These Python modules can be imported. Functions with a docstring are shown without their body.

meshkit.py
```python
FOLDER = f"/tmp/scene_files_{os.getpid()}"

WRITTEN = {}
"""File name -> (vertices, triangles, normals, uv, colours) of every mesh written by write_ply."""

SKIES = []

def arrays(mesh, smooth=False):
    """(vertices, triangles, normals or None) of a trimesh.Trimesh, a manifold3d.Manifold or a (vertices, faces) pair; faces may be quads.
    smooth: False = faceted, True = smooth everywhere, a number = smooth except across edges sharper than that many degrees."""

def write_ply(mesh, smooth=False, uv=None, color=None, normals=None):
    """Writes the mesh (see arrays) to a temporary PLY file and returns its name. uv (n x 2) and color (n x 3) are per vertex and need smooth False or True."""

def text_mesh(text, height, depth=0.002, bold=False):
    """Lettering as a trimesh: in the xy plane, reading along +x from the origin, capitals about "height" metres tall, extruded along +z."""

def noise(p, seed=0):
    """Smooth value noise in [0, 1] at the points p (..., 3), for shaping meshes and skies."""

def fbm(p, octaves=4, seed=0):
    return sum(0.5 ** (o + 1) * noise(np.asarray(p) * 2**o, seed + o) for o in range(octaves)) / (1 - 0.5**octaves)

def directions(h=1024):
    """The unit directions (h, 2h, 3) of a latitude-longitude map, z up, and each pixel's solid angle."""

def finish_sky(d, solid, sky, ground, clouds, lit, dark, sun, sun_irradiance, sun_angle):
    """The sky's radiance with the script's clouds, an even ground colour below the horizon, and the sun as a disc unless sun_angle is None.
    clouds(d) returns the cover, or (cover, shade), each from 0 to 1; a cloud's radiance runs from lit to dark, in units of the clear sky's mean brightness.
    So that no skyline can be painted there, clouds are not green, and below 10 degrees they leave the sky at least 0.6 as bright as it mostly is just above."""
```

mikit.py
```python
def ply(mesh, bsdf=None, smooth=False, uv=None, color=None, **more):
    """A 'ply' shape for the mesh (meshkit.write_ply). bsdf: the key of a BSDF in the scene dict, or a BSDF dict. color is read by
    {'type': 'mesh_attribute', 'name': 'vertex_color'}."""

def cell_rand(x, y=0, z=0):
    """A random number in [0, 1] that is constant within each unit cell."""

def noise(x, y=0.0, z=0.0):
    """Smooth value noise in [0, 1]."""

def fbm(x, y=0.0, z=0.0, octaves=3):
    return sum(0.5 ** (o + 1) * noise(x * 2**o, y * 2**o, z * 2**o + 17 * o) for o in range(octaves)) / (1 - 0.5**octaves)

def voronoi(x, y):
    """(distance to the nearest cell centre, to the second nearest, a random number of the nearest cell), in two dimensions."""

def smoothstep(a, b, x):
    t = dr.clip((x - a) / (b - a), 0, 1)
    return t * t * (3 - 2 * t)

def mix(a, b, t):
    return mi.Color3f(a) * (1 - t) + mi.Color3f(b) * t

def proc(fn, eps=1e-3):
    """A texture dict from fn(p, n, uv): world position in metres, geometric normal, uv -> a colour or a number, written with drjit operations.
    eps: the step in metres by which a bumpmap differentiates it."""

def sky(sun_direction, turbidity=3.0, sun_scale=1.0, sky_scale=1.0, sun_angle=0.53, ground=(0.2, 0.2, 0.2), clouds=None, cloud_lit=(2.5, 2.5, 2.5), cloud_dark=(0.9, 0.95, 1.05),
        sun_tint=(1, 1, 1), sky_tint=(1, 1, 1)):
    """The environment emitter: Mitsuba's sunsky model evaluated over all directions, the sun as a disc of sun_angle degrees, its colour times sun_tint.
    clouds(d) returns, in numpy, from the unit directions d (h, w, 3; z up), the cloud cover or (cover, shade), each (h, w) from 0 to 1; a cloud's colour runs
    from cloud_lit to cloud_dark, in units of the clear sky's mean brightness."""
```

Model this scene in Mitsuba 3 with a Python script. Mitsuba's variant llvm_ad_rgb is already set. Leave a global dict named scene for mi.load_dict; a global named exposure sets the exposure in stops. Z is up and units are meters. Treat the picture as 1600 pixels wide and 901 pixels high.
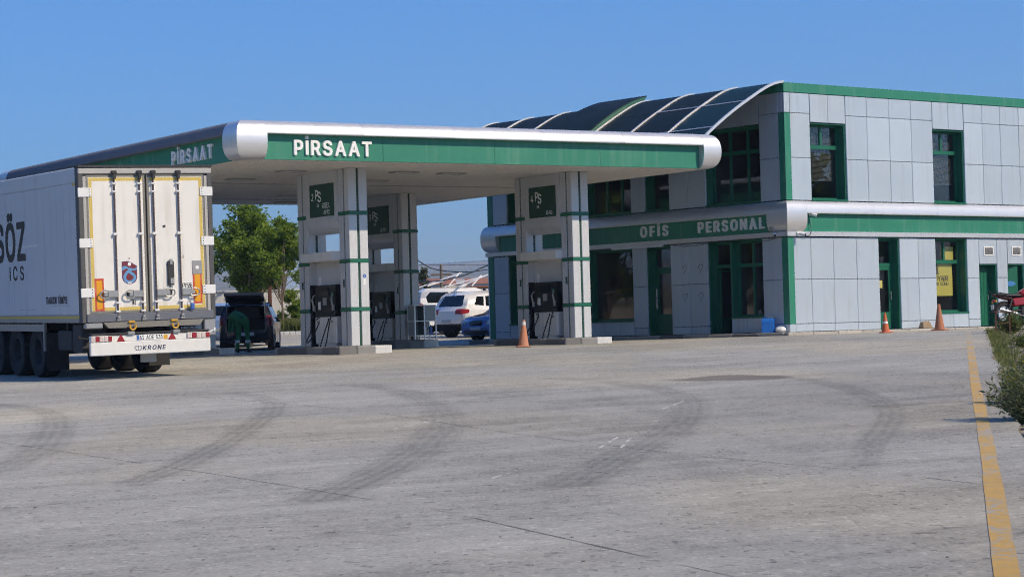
import math, random, numpy as np, trimesh, mitsuba as mi, drjit as dr, manifold3d as m3
import mikit, meshkit
from shapely.geometry import Polygon, LineString, Point
from mikit import noise, fbm, smoothstep, mix, cell_rand
scene, labels = {}, {}
rng = np.random.default_rng(7)
# ---------------------------------------------------------------- camera, sky, exposure
FOCAL, PITCH, ROLL = 3480.1, 0.02012, -0.02711
AZ_CANOPY, AZ_BUILDING, AZ_TRAILER = 0.56843, 0.67799, 0.52573
GX, GY = 0.005542, 0.024137
EYE = np.array([0, 0, 1.62])
_f = np.array([0, math.cos(PITCH), math.sin(PITCH)]); _r = np.array([1., 0, 0]); _u = np.cross(_r, _f)
_r, _u = _r*math.cos(ROLL)+_u*math.sin(ROLL), -_r*math.sin(ROLL)+_u*math.cos(ROLL)
T4 = mi.ScalarTransform4f
scene['camera'] = {'type': 'perspective', 'fov': 2*math.degrees(math.atan(800/FOCAL)), 'fov_axis': 'x', 'near_clip': 0.1, 'far_clip': 30000.0,
                   'to_world': T4().look_at(origin=EYE.tolist(), target=(EYE+_f).tolist(), up=_u.tolist())}
SUN_EL = math.radians(38)
SUN = [0.873*math.cos(SUN_EL), -0.488*math.cos(SUN_EL), math.sin(SUN_EL)]
scene['daylight'] = mikit.sky(SUN, turbidity=3.0, sun_tint=(0.95, 1.0, 1.07), sky_tint=(0.36, 0.80, 1.44), ground=(0.25, 0.24, 0.22))
exposure = 1.60
# ---------------------------------------------------------------- frames and helpers
def uv(a): return np.array([math.cos(a), math.sin(a), 0]), np.array([-math.sin(a), math.cos(a), 0])
def frame(o, x, y, z):
    m = np.eye(4); m[:3, 0], m[:3, 1], m[:3, 2], m[:3, 3] = x, y, z, o
    return m
Z = np.array([0, 0, 1.])
UB, VB = uv(AZ_BUILDING); UC, VC = uv(AZ_CANOPY)
K_CORNER = np.array([7.712, 62.0, 1.447])
FB = frame(K_CORNER, UB, VB, Z)                              # building: s along the sunny front, t along the shaded office side
FC = frame(np.array([-5.418, 49.366, 5.617]), UC, VC, Z)     # canopy: origin at the soffit level
UT, VT = uv(AZ_TRAILER)
UT[2] = GX*UT[0]+GY*UT[1]; VT[2] = GX*VT[0]+GY*VT[1]
UT /= np.linalg.norm(UT); NT = np.cross(UT, VT); NT /= np.linalg.norm(NT); VT = np.cross(NT, UT)
FT = frame(np.array([-7.933, 41.201, 2.078]), UT, VT, NT)    # trailer: origin at the lower left of the rear doors
def local(x, y, rot, z=None):
    a, b = uv(math.radians(rot))
    return frame(np.array([x, y, ground_z(x, y) if z is None else z]), a, b, Z)
def ground_z(x, y):
    x, y = np.asarray(x, float), np.asarray(y, float)
    p, cap, k = GX*x+GY*y, 1.31+0.0055*np.clip(x, -60, 30), 0.03
    m = np.minimum(p, cap)
    g = m-k*np.log(np.exp(-(p-m)/k)+np.exp(-(cap-m)/k))
    g = np.maximum(g, -1.2)
    t = (x-K_CORNER[0])*VB[0]+(y-K_CORNER[1])*VB[1]
    q = np.maximum(t-15.5, 0)
    return g+0.03*np.minimum(q*q/(q+3), 60)
def far_z(x, y):
    r = np.hypot(x, y)
    h = np.interp(r, [0, 120, 300, 800, 1500, 3500, 5500, 7000, 11000], [0, 0, 2.5, 13, 27, 70, 150, 225, 60])
    ang = np.arctan2(x, np.maximum(y, 1e-6))
    n = meshkit.fbm(np.stack([x/900, y/900, 0*x], -1), 4, 3)-0.5
    ridge = meshkit.fbm(np.stack([x/2600+3, y/2600, 0*x], -1), 4, 9)-0.5
    return h*(1+0.12*np.sin(ang*5+0.7))+np.clip((r-150)/1500, 0, 1)*(n*16+ridge*np.clip((r-2500)/3000, 0, 1)*90)
def numbered(k):
    if k not in scene and k not in labels: return k
    i = 1
    while f'{k}_{i:03d}' in scene or f'{k}_{i:03d}' in labels: i += 1
    return f'{k}_{i:03d}'
def tm(mesh):
    if hasattr(mesh, 'to_mesh'):
        m = mesh.to_mesh(); return trimesh.Trimesh(m.vert_properties[:, :3].astype(float), m.tri_verts, process=False)
    if isinstance(mesh, (list,)): return trimesh.util.concatenate([tm(x) for x in mesh])
    return mesh
def put(key, mesh, mat, F=None, smooth=False, label=None, **kw):
    key = numbered(key); mesh = tm(mesh).copy()
    if F is not None:
        mesh.apply_transform(F)
    scene[key] = mikit.ply(mesh, mat, smooth=smooth)
    if label or kw: labels[key] = {**({'label': label} if label else {}), **kw}
    return key
def thing(key, label, cat, group=None):
    key = numbered(key); labels[key] = {'label': label, 'category': cat}
    if group: labels[key]['group'] = group
    return key
def bx(x0, x1, y0, y1, z0, z1):
    return trimesh.creation.box(bounds=[[min(x0, x1), min(y0, y1), min(z0, z1)], [max(x0, x1), max(y0, y1), max(z0, z1)]])
def cb(x0, x1, y0, y1, z0, z1, c=0.01):
    """box with chamfered edges"""
    x0, x1 = sorted((x0, x1)); y0, y1 = sorted((y0, y1)); z0, z1 = sorted((z0, z1))
    c = min(c, (x1-x0)*.45, (y1-y0)*.45, (z1-z0)*.45)
    p = []
    for x, sx in ((x0, 1), (x1, -1)):
        for y, sy in ((y0, 1), (y1, -1)):
            for z, sz in ((z0, 1), (z1, -1)):
                p += [(x+sx*c, y+sy*c, z), (x+sx*c, y, z+sz*c), (x, y+sy*c, z+sz*c)]
    return trimesh.convex.convex_hull(np.array(p))
def bar(a, b, r, n=8):
    return trimesh.creation.cylinder(radius=r, segment=[a, b], sections=n)
def tube(pts, r, n=7):
    p = np.asarray(pts, float); t = np.gradient(p, axis=0); t /= np.linalg.norm(t, axis=1, keepdims=True)+1e-12
    ref = np.where(np.abs(t[:, 2:]) < .9, [0, 0, 1.], [1., 0, 0]); a = np.cross(t, ref); a /= np.linalg.norm(a, axis=1, keepdims=True)+1e-12
    for i in range(1, len(a)):
        v = a[i-1]-t[i]*(a[i-1]@t[i]); a[i] = v/(np.linalg.norm(v)+1e-12)
    b = np.cross(t, a); ang = np.arange(n)*2*math.pi/n
    rr = np.broadcast_to(r, (len(p),))[:, None, None]
    v = (p[:, None]+rr*(np.cos(ang)[None, :, None]*a[:, None]+np.sin(ang)[None, :, None]*b[:, None])).reshape(-1, 3)
    f = []
    for i in range(len(p)-1):
        for j in range(n):
            q = [i*n+j, i*n+(j+1) % n, (i+1)*n+(j+1) % n, (i+1)*n+j]; f += [[q[0], q[1], q[2]], [q[0], q[2], q[3]]]
    e = len(p)*n; v = np.vstack([v, p[0], p[-1]])
    for j in range(n):
        f += [[e, (j+1) % n, j], [e+1, e-n+j, e-n+(j+1) % n]]
    return trimesh.Trimesh(v, np.array(f), process=False)
def curve(pts, n=24):
    from scipy.interpolate import CubicSpline
    p = np.asarray(pts, float); s = np.r_[0, np.cumsum(np.linalg.norm(np.diff(p, axis=0), axis=1))]
    return CubicSpline(s, p)(np.linspace(0, s[-1], n))
def prism(poly, axis, a0, a1):
    """a shapely polygon extruded along x (poly is y,z), y (poly is x,z) or z (poly is x,y)"""
    polys = getattr(poly, 'geoms', [poly]); out = []
    for g in polys:
        if g.is_empty or g.area < 1e-9: continue
        cs = m3.CrossSection([np.array(g.exterior.coords)[:-1]]+[np.array(i.coords)[:-1] for i in g.interiors], m3.FillRule.EvenOdd)
        m = m3.Manifold.extrude(cs, a1-a0)
        A = {'z': [[1, 0, 0, 0], [0, 1, 0, 0], [0, 0, 1, a0]], 'y': [[1, 0, 0, 0], [0, 0, 1, a0], [0, 1, 0, 0]], 'x': [[0, 0, 1, a0], [1, 0, 0, 0], [0, 1, 0, 0]]}[axis]
        out.append(m.transform(np.array(A, float)))
    r = out[0]
    for o in out[1:]: r = r+o
    return r
def mbox(x0, x1, y0, y1, z0, z1):
    return m3.Manifold.cube([x1-x0, y1-y0, z1-z0]).translate([x0, y0, z0])
def lathe(profile, n=32):
    return trimesh.creation.revolve(np.array(profile, float), sections=n)
def sweep(poly, p0, p1, nrm, m0=0, m1=0):
    """a closed (out, z) outline swept from p0 to p1; m0, m1 = 1 where the end is mitred round an outer corner"""
    g = Polygon(poly) if not hasattr(poly, 'exterior') else poly
    if not g.exterior.is_ccw: g = Polygon(list(g.exterior.coords)[::-1])
    q = np.array(g.exterior.coords)[:-1]; n = len(q)
    p0, p1, nrm = (np.asarray(a, float) for a in (p0, p1, nrm)); t = (p1-p0)/np.linalg.norm(p1-p0)
    A = p0+nrm*q[:, :1]-t*q[:, :1]*m0+Z*q[:, 1:]; B = p1+nrm*q[:, :1]+t*q[:, :1]*m1+Z*q[:, 1:]
    v2, f2 = trimesh.creation.triangulate_polygon(g, engine='earcut')
    idx = [int(np.argmin(((q-w)**2).sum(1))) for w in v2]; f2 = np.array(idx)[f2]
    f = [[i, (i+1) % n, n+(i+1) % n] for i in range(n)]+[[i, n+(i+1) % n, n+i] for i in range(n)]
    m = trimesh.Trimesh(np.vstack([A, B]), np.vstack([np.array(f), f2, f2[:, ::-1]+n]), process=False)
    m.fix_normals(); return m
def heavier(m, w):
    return trimesh.util.concatenate([m.copy().apply_translation([dx*w, dy*w, -.0004*i]) for i, (dx, dy) in enumerate(((0, 0), (1, 0), (-1, 0), (.7, .5), (-.7, .5), (.7, -.5), (-.7, -.5)))])
def letters(text, height, depth=0.03, length=None, squeeze=1.0, bold=True, gap=0.25, space=.5, weight=0.):
    """[(character, mesh)] laid out along +x from 0; capitals 'height' tall"""
    def glyph(c):
        if c not in 'Iİ': return meshkit.text_mesh(c, height, depth, bold)
        w = height*(.20 if bold else .12); q = [bx(0, w, 0, height, 0, depth)]
        if c == 'İ': q.append(bx(0, w, height*1.12, height*1.12+w, 0, depth))
        return trimesh.util.concatenate(q)
    ms = [(c, None if c == ' ' else glyph(c)) for c in text]
    for c, m in ms:
        if m is not None: m.vertices[:, 0] = (m.vertices[:, 0]-m.bounds[0][0])*squeeze
    if weight: ms = [(c, None if m is None else heavier(m, weight*height)) for c, m in ms]
    for c, m in ms:
        if m is not None: m.apply_translation([-m.bounds[0][0], 0, 0])
    w = [height*space if m is None else m.bounds[1][0] for c, m in ms]
    g = (length-sum(w))/(len(ms)-1) if length else gap*height
    x, out = 0, []
    for (c, m), ww in zip(ms, w):
        if m is not None: m.apply_translation([x, 0, 0]); out.append((c, m))
        x += ww+g
    return out
def tframe(F, o, x, y):
    """frame for lettering: origin and axes given in the local frame F"""
    x, y = np.asarray(x, float), np.asarray(y, float)
    return F @ frame(np.asarray(o, float), x, y, np.cross(x, y))
# ---------------------------------------------------------------- materials
def mat(key, bsdf, two=True):
    scene[key] = {'type': 'twosided', 'bsdf': bsdf} if two else bsdf
    return key
def rgb(c): return {'type': 'rgb', 'value': list(map(float, c))} if not isinstance(c, dict) else c
def pr(key, c, rough=.5, metal=0., spec=.5, **kw):
    return mat(key, {'type': 'principled', 'base_color': rgb(c), 'roughness': rough, 'metallic': metal, 'specular': spec, **kw})
def worn(c, amount=.12, scale=1.5, dirt=(.25, .22, .18), dirty=.15, streak=0.):
    """a colour with slow tonal drift, faint vertical runs and dusty patches"""
    c = np.array(c, float)
    def fn(p, n, uv_):
        a = fbm(p.x*scale, p.y*scale, p.z*scale, 3)
        b = fbm(p.x*scale*6, p.y*scale*6, p.z*scale*1.2, 2)
        col = mi.Color3f(c.tolist())*(1-amount*.5+amount*a)
        d = smoothstep(.5, .85, a*.6+b*.4)*dirty
        s = smoothstep(.55, .8, fbm(p.x*9, p.y*9, p.z*.5, 2))*streak
        return mix(col, list(map(float, dirt)), dr.clip(d+s, 0, 1))
    return mikit.proc(fn)
ACM = (.475, .55, .62)
pr('m_panel', worn(ACM, .14, .7, (.34, .33, .32), .24, .18), .36, .2)
pr('m_panel_b', worn([c*1.06 for c in ACM], .10, .9, (.34, .33, .32), .14, .12), .34, .15)
pr('m_panel_c', worn([c*.94 for c in ACM], .12, .9, (.32, .31, .30), .22, .14), .42, .15)
pr('m_alu', worn((.74, .74, .74), .10, .8, (.45, .42, .38), .22, .12), .36, .55)
pr('m_alu_dull_shade', worn((.15, .16, .185), .14, .8, (.12, .12, .12), .25, .15), .8, .0, .2)  # shade of the canopy's left and rear edges put into darker aluminium; also the sill
pr('m_green', worn((.028, .205, .128), .18, .8, (.16, .31, .23), .22, .22), .42)
pr('m_green_frame', worn((.013, .125, .072), .12, 2, (.07, .16, .11), .10, .05), .35)
pr('m_green_dark', (.012, .060, .038), .45)
pr('m_letter', (.80, .80, .78), .45)
pr('m_core', (.035, .036, .038), .9)
pr('m_room', (.10, .10, .10), .9)
pr('m_white', worn((.72, .71, .67), .08, 1.2, (.42, .38, .31), .20, .25), .45)
pr('m_white_plain', (.78, .78, .76), .45)
pr('m_soffit', worn((.62, .59, .54), .16, .35, (.36, .33, .29), .3), .55)
pr('m_pylon', worn((.56, .57, .58), .10, 1.0, (.33, .32, .30), .25, .2), .42, .1)
pr('m_black', (.012, .012, .013), .45)
pr('m_black_gloss', (.01, .01, .011), .15)
pr('m_rubber', worn((.022, .021, .020), .3, 5, (.09, .085, .075), .4), .8)
pr('m_steel', worn((.38, .38, .37), .15, 4, (.2, .17, .13), .25), .42, .6)
pr('m_chassis', worn((.035, .035, .037), .2, 3, (.11, .10, .085), .35), .7)
pr('m_grey', (.30, .30, .30), .5)
pr('m_kerb', worn((.38, .36, .325), .25, 3, (.16, .15, .14), .45), .85)
pr('m_kerb_dark', worn((.17, .165, .16), .3, 3, (.09, .085, .08), .45), .85)
pr('m_kerb_light', worn((.60, .60, .58), .2, 3, (.3, .29, .27), .45), .8)
pr('m_orange', worn((.56, .125, .04), .2, 4, (.30, .20, .15), .4), .6)
pr('m_orange_faded', worn((.50, .20, .10), .25, 4, (.32, .25, .20), .6), .7)
pr('m_red', (.45, .02, .02), .3)
pr('m_glass_dark', (.008, .010, .012), .06, spec=.6)
pr('m_awning', worn((.010, .034, .040), .5, .8, (.02, .12, .12), .45), .5, spec=.3)
mat('m_pane', {'type': 'thindielectric', 'int_ior': 1.5}, two=False)
# ---------------------------------------------------------------- ground
TRACKS = [[(.69, 36.2), (1.84, 32.7), (2.24, 29.35), (2.15, 27.2), (1.6, 22.9), (1.08, 20.5), (.4, 17.5)],
          [(3.6, 35.2), (4.39, 32.4), (4.5, 28.7), (4.35, 25.9), (3.7, 22.4), (2.84, 18.4)],
          [(-2.4, 36.0), (-1.73, 33.6), (-1.11, 29.8), (-.83, 26.3), (-.9, 22.2), (-1.15, 19.3), (-1.5, 17.0)],
          [(-4.47, 35.0), (-3.26, 30.3), (-3.1, 26.2), (-3.06, 21.9), (-3.25, 18.8)],
          [(-8.4, 34.2), (-6.73, 31.5), (-5.56, 26.9), (-5.02, 23.6), (-4.88, 20.5)],
          [(1.2, 33.0), (1.45, 27.5), (2.2, 22.5), (2.6, 19.5)], [(-.6, 26.0), (.9, 22.0), (1.6, 17.5), (1.5, 14.0)]]
TONE = [.8, .65, .85, .75, .75, .3, .3]
JOINTS = [[(-9.0, 30.4), (-5.75, 24.8), (-2.55, 19.4), (-.49, 15.7), (1.01, 12.2), (2.4, 9.0)], [(-6.0, 36.0), (-2.03, 28.85), (-.04, 23.5), (1.61, 19.8), (2.78, 17.85), (4.6, 13.9)],
          [(.5, 34.2), (3.07, 28.5), (4.35, 25.9), (5.2, 24.0)], [(-3.0, 36.5), (-.2, 30.5), (.8, 28.4)]]
SCRATCH = [[(1.73, 26.75), (2.15, 28.47)], [(.74, 20.86), (1.03, 22.51)], [(.98, 20.99), (1.2, 22.8)], [(-3.79, 31.05), (-3.18, 33.06)], [(-1.35, 24.9), (-1.0, 26.0)], [(-.2, 18.3), (0.0, 19.0)]]
def seg_dist(p, a, b):
    ax, ay, bx_, by = a[0], a[1], b[0], b[1]; dx, dy = bx_-ax, by-ay; L2 = dx*dx+dy*dy
    t = dr.clip(((p.x-ax)*dx+(p.y-ay)*dy)/L2, 0, 1)
    return dr.sqrt(dr.square(p.x-ax-t*dx)+dr.square(p.y-ay-t*dy)), ((p.x-ax)*dy-(p.y-ay)*dx)/math.sqrt(L2), t
def smooth_line(pts, n):
    from scipy.interpolate import CubicSpline
    p = np.array(pts); s = np.r_[0, np.cumsum(np.linalg.norm(np.diff(p, axis=0), axis=1))]
    return [tuple(map(float, q)) for q in CubicSpline(s, p)(np.linspace(0, s[-1], n))]
TR = [smooth_line(t, 9) for t in TRACKS]
def concrete(p, n, uv_):
    big = fbm(p.x*.16+3, p.y*.11, 0, 3); mid = fbm(p.x*.9, p.y*.55, 3, 3)
    sweepn = fbm((p.x*.82+p.y*.57)*.5, (p.y*.82-p.x*.57)*2.6, 5, 3)
    fine = fbm(p.x*9, p.y*9, 1, 2); grit = noise(p.x*55, p.y*55, 2)
    run = fbm((p.x*.94+p.y*.34)*.35+7, (p.y*.94-p.x*.34)*4.5, 6, 3)
    spk = smoothstep(.78, .92, noise(p.x*24, p.y*24, 7))*.22-smoothstep(.80, .93, noise(p.x*19, p.y*19, 12))*.28
    tone = .70+.36*big+.30*(mid-.5)+.32*(sweepn-.5)+.20*(run-.5)+.20*(fine-.5)+.28*(grit-.5)+spk
    col = mix([.300, .292, .258], [.335, .312, .252], smoothstep(.45, .75, fbm(p.x*.3, p.y*.2, 9, 2)))*tone
    mark = mi.Float(0)
    for line, tn, wd in zip(TR, TONE, (.34, .25, .37, .28, .32, .16, .2)):
        d0, off = mi.Float(99), mi.Float(0)
        for a, b in zip(line[:-1], line[1:]):
            d, o, t = seg_dist(p, a, b); off = dr.select(d < d0, o, off); d0 = dr.minimum(d, d0)
        rib = .80+.20*dr.sin(off*52+fbm(p.x*2, p.y*2)*3)
        m = smoothstep(wd, wd*.35, d0+.14*(mid-.5))*rib*tn*(.25+1.0*fbm(p.x*.9+tn*40, p.y*.45, 4, 3))
        mark = dr.maximum(mark, m)
    col = col*(1-.42*mark)
    j = mi.Float(0)
    for line in JOINTS:
        for a, b in zip(line[:-1], line[1:]):
            d, o, t = seg_dist(p, a, b); j = dr.maximum(j, smoothstep(.018, .006, d+.012*(noise(p.x*4, p.y*4)-.5)))
    col = col*(1-.62*j*smoothstep(.25, .5, fbm(p.x*1.1, p.y*1.1, 8, 2)))
    s = mi.Float(0)
    for a, b in SCRATCH:
        d, o, t = seg_dist(p, a, b); s = dr.maximum(s, smoothstep(.022, .010, d)*smoothstep(.35, .55, noise(p.x*7, p.y*7, 4)))
    col = mix(col, [.62, .60, .56], s*.5)
    wx, wy = p.x-3.35, p.y-34.3
    st = dr.sqrt(dr.square(wx/1.0)+dr.square(wy/1.15))+.9*(fbm(p.x*1.8, p.y*1.2, 6, 3)-.5)
    col = mix(col, [.115, .098, .080], smoothstep(1.0, .55, st)*.8)
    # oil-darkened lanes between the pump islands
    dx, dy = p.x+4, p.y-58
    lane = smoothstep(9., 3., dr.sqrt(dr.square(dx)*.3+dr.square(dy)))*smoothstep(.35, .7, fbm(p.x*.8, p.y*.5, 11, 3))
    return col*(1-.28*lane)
def concrete_bump(p, n, uv_):
    return .0025*fbm(p.x*22, p.y*22, 0, 2)+.004*fbm(p.x*2.2, p.y*2.2, 1, 2)
mat('m_concrete', {'type': 'bumpmap', 'arbitrary': mikit.proc(concrete_bump, .01), 'scale': 1.0,
    'bsdf': {'type': 'principled', 'base_color': mikit.proc(concrete), 'roughness': .72, 'specular': .35}})
def soil(p, n, uv_):
    a = fbm(p.x*.5, p.y*.5, 0, 4); b = fbm(p.x*14, p.y*14, 0, 2)
    near = mix([.235, .205, .165], [.14, .125, .085], a)*(.7+.6*b)
    r = dr.sqrt(p.x*p.x+p.y*p.y)
    c = fbm(p.x*.012, p.y*.012, 2, 4)
    hill = mix([.115, .10, .065], [.045, .058, .03], smoothstep(.35, .65, c))
    return mix(near, hill, smoothstep(120, 400, r))
pr('m_soil', mikit.proc(soil), .95, spec=.2)
rad = np.r_[0, np.arange(2, 100, .8), np.geomspace(100, 11000, 90)]
az = np.radians(np.unique(np.r_[np.arange(-180, -24, 4.), np.arange(-24, 24.01, .4), np.arange(24, 180, 4.)]))
R_, A_ = np.meshgrid(rad, az, indexing='ij'); X_, Y_ = R_*np.sin(A_), R_*np.cos(A_)
def total_z(x, y): return ground_z(x, y)+far_z(x, y)
def edge_x(y): return 4.62+.2025*(np.asarray(y)-20.2)
V = np.stack([X_, Y_, total_z(X_, Y_)-.04], -1).reshape(-1, 3)
n_, m_ = R_.shape; I, J = np.meshgrid(np.arange(n_-1), np.arange(m_), indexing='ij'); J2_ = (J+1) % m_
Fq = np.stack([I*m_+J, (I+1)*m_+J, (I+1)*m_+J2_, I*m_+J2_], -1).reshape(-1, 4)
gm = trimesh.Trimesh(V, np.vstack([Fq[:, [0, 2, 1]], Fq[:, [0, 3, 2]]]), process=False)
if gm.face_normals[:, 2].mean() < 0: gm.invert()
put('ground', gm, 'm_soil', smooth=True, label='dusty soil ground rising to hazy hills far behind the station', kind='structure')
ys = np.r_[np.arange(-8, 100, .8)]; us = np.r_[-70, -50, np.linspace(-40, 0, 60)]
Yg, Ug = np.meshgrid(ys, us, indexing='ij')
wob = .16*(meshkit.fbm(np.stack([Yg*1.3, 0*Yg, 0*Yg], -1), 3, 5)-.5)
Xg = np.where(Ug == 0, edge_x(Yg)+wob*1.6, edge_x(Yg)+Ug)
back = np.where(Yg > 60, np.minimum(Xg, 60), Xg)
def sheet(X, Y, Zz, th=.06):
    n, m = X.shape; v = np.stack([X, Y, Zz], -1).reshape(-1, 3); I, J = np.meshgrid(np.arange(n-1), np.arange(m-1), indexing='ij')
    q = np.stack([I*m+J, I*m+J+1, (I+1)*m+J+1, (I+1)*m+J], -1).reshape(-1, 4)
    t = trimesh.Trimesh(v, np.vstack([q[:, [0, 1, 2]], q[:, [0, 2, 3]]]), process=False)
    if t.face_normals[:, 2].mean() < 0: t.invert()
    return t
fc = sheet(back, Yg, ground_z(back, Yg))
put('forecourt', fc, 'm_concrete', smooth=True, label='grey concrete forecourt with curved tyre marks and hairline joints', kind='structure')
# the painted edge line, worn through in places
def yellow(p, n, uv_):
    a = fbm(p.x*3, p.y*1.5, 0, 3); b = noise(p.x*30, p.y*30, 1)
    w = smoothstep(.50, .72, a*.6+b*.4+smoothstep(30, 52, p.y)*.24)
    return mix(mix([.47, .29, .075], [.36, .245, .10], fbm(p.x*8, p.y*8, 2, 2)), [.31, .285, .235], w)
pr('m_yellow', mikit.proc(yellow), .75, spec=.3)
yy = np.arange(2, 56.5, .5); cx_ = np.interp(yy, [2, 11.6, 19.6, 30.2, 55.5, 57], [.70, 2.55, 4.16, 6.26, 11.35, 11.65])-.02
hw = .066+.008*(meshkit.noise(np.stack([yy*1.7, 0*yy, 0*yy], -1), 4)-.5)
XY = np.stack([cx_-hw, cx_+hw], 1); YY = np.stack([yy+.012, yy-.012], 1)
put('edge_line', sheet(XY, YY, ground_z(XY, YY)+.005), 'm_yellow', label='worn yellow painted edge line along the right side', kind='structure')
# small stones and grit on the concrete
def pebble(r, sd):
    g = np.random.default_rng(sd); s = trimesh.creation.icosphere(1, r); s.vertices *= 1+.35*(g.random((len(s.vertices), 1))-.5); s.vertices[:, 2] *= .6; return s
gr = np.random.default_rng(3); peb = []
for i in range(300):
    d = 11+30*gr.random()**1.2; px = gr.uniform(-.25, .26)*d
    if px > edge_x(d)-.1: continue
    s = pebble(.004+.012*gr.random()**4, i % 9); s.apply_translation([px, d, ground_z(px, d)+.002]); peb.append(s)
pr('m_stone', worn((.24, .22, .19), .7, 3, (.08, .08, .07), .5), .9)
put('grit', peb, 'm_stone', label='small loose stones scattered over the concrete', category='gravel', kind='stuff')
gr = np.random.default_rng(5); peb = []
for i in range(2600):
    d = 14+44*gr.random(); px = edge_x(d)+gr.exponential(.9)+.02
    s = pebble(.012+.05*gr.random()**3, i % 9); s.apply_translation([px, d, ground_z(px, d)-.035]); peb.append(s)
put('gravel', peb, 'm_stone', label='rough gravel and stones beside the concrete edge', category='gravel', kind='stuff')
# ---------------------------------------------------------------- office building
k = 62/57
ob = thing('office_building', 'two-storey office block clad in silver panels with green trim and glass awning', 'building')
W_END, D_END = 20.0, 13.45
H1, H2, HR = 2.44*k, 3.37*k, 6.4*k
def side(front):
    """box in the building's frame from (along, depth, height) on the sunny front or on the shaded office side"""
    def f(a0, a1, b0, b1, z0, z1, c=0):
        args = (a0, a1, b0, b1, z0, z1) if front else (b0, b1, a0, a1, z0, z1)
        return cb(*args, c) if c else bx(*args)
    return f
WF, WO = side(True), side(False)
core = mbox(.06, W_END, .06, D_END, -.3, 6.3*k)
niches = []
def add_panels(w, rects, th=.055):
    for i, (a0, a1, z0, z1) in enumerate(rects):
        g = .0065
        m = w(a0+g, a1-g, -.002+rng.uniform(-.002, .002), th, z0+g, z1-g, .006)
        c = m.centroid; m.apply_translation(-c)
        m.apply_transform(trimesh.transformations.rotation_matrix(rng.normal(0, .0035), Z)); m.apply_transform(trimesh.transformations.rotation_matrix(rng.normal(0, .0035), [1, 0, 0]))
        m.apply_translation(c)
        put(ob+'__wall_panel', m, ('m_panel', 'm_panel', 'm_panel_b', 'm_panel_c')[int(rng.integers(4))], FB)
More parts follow.
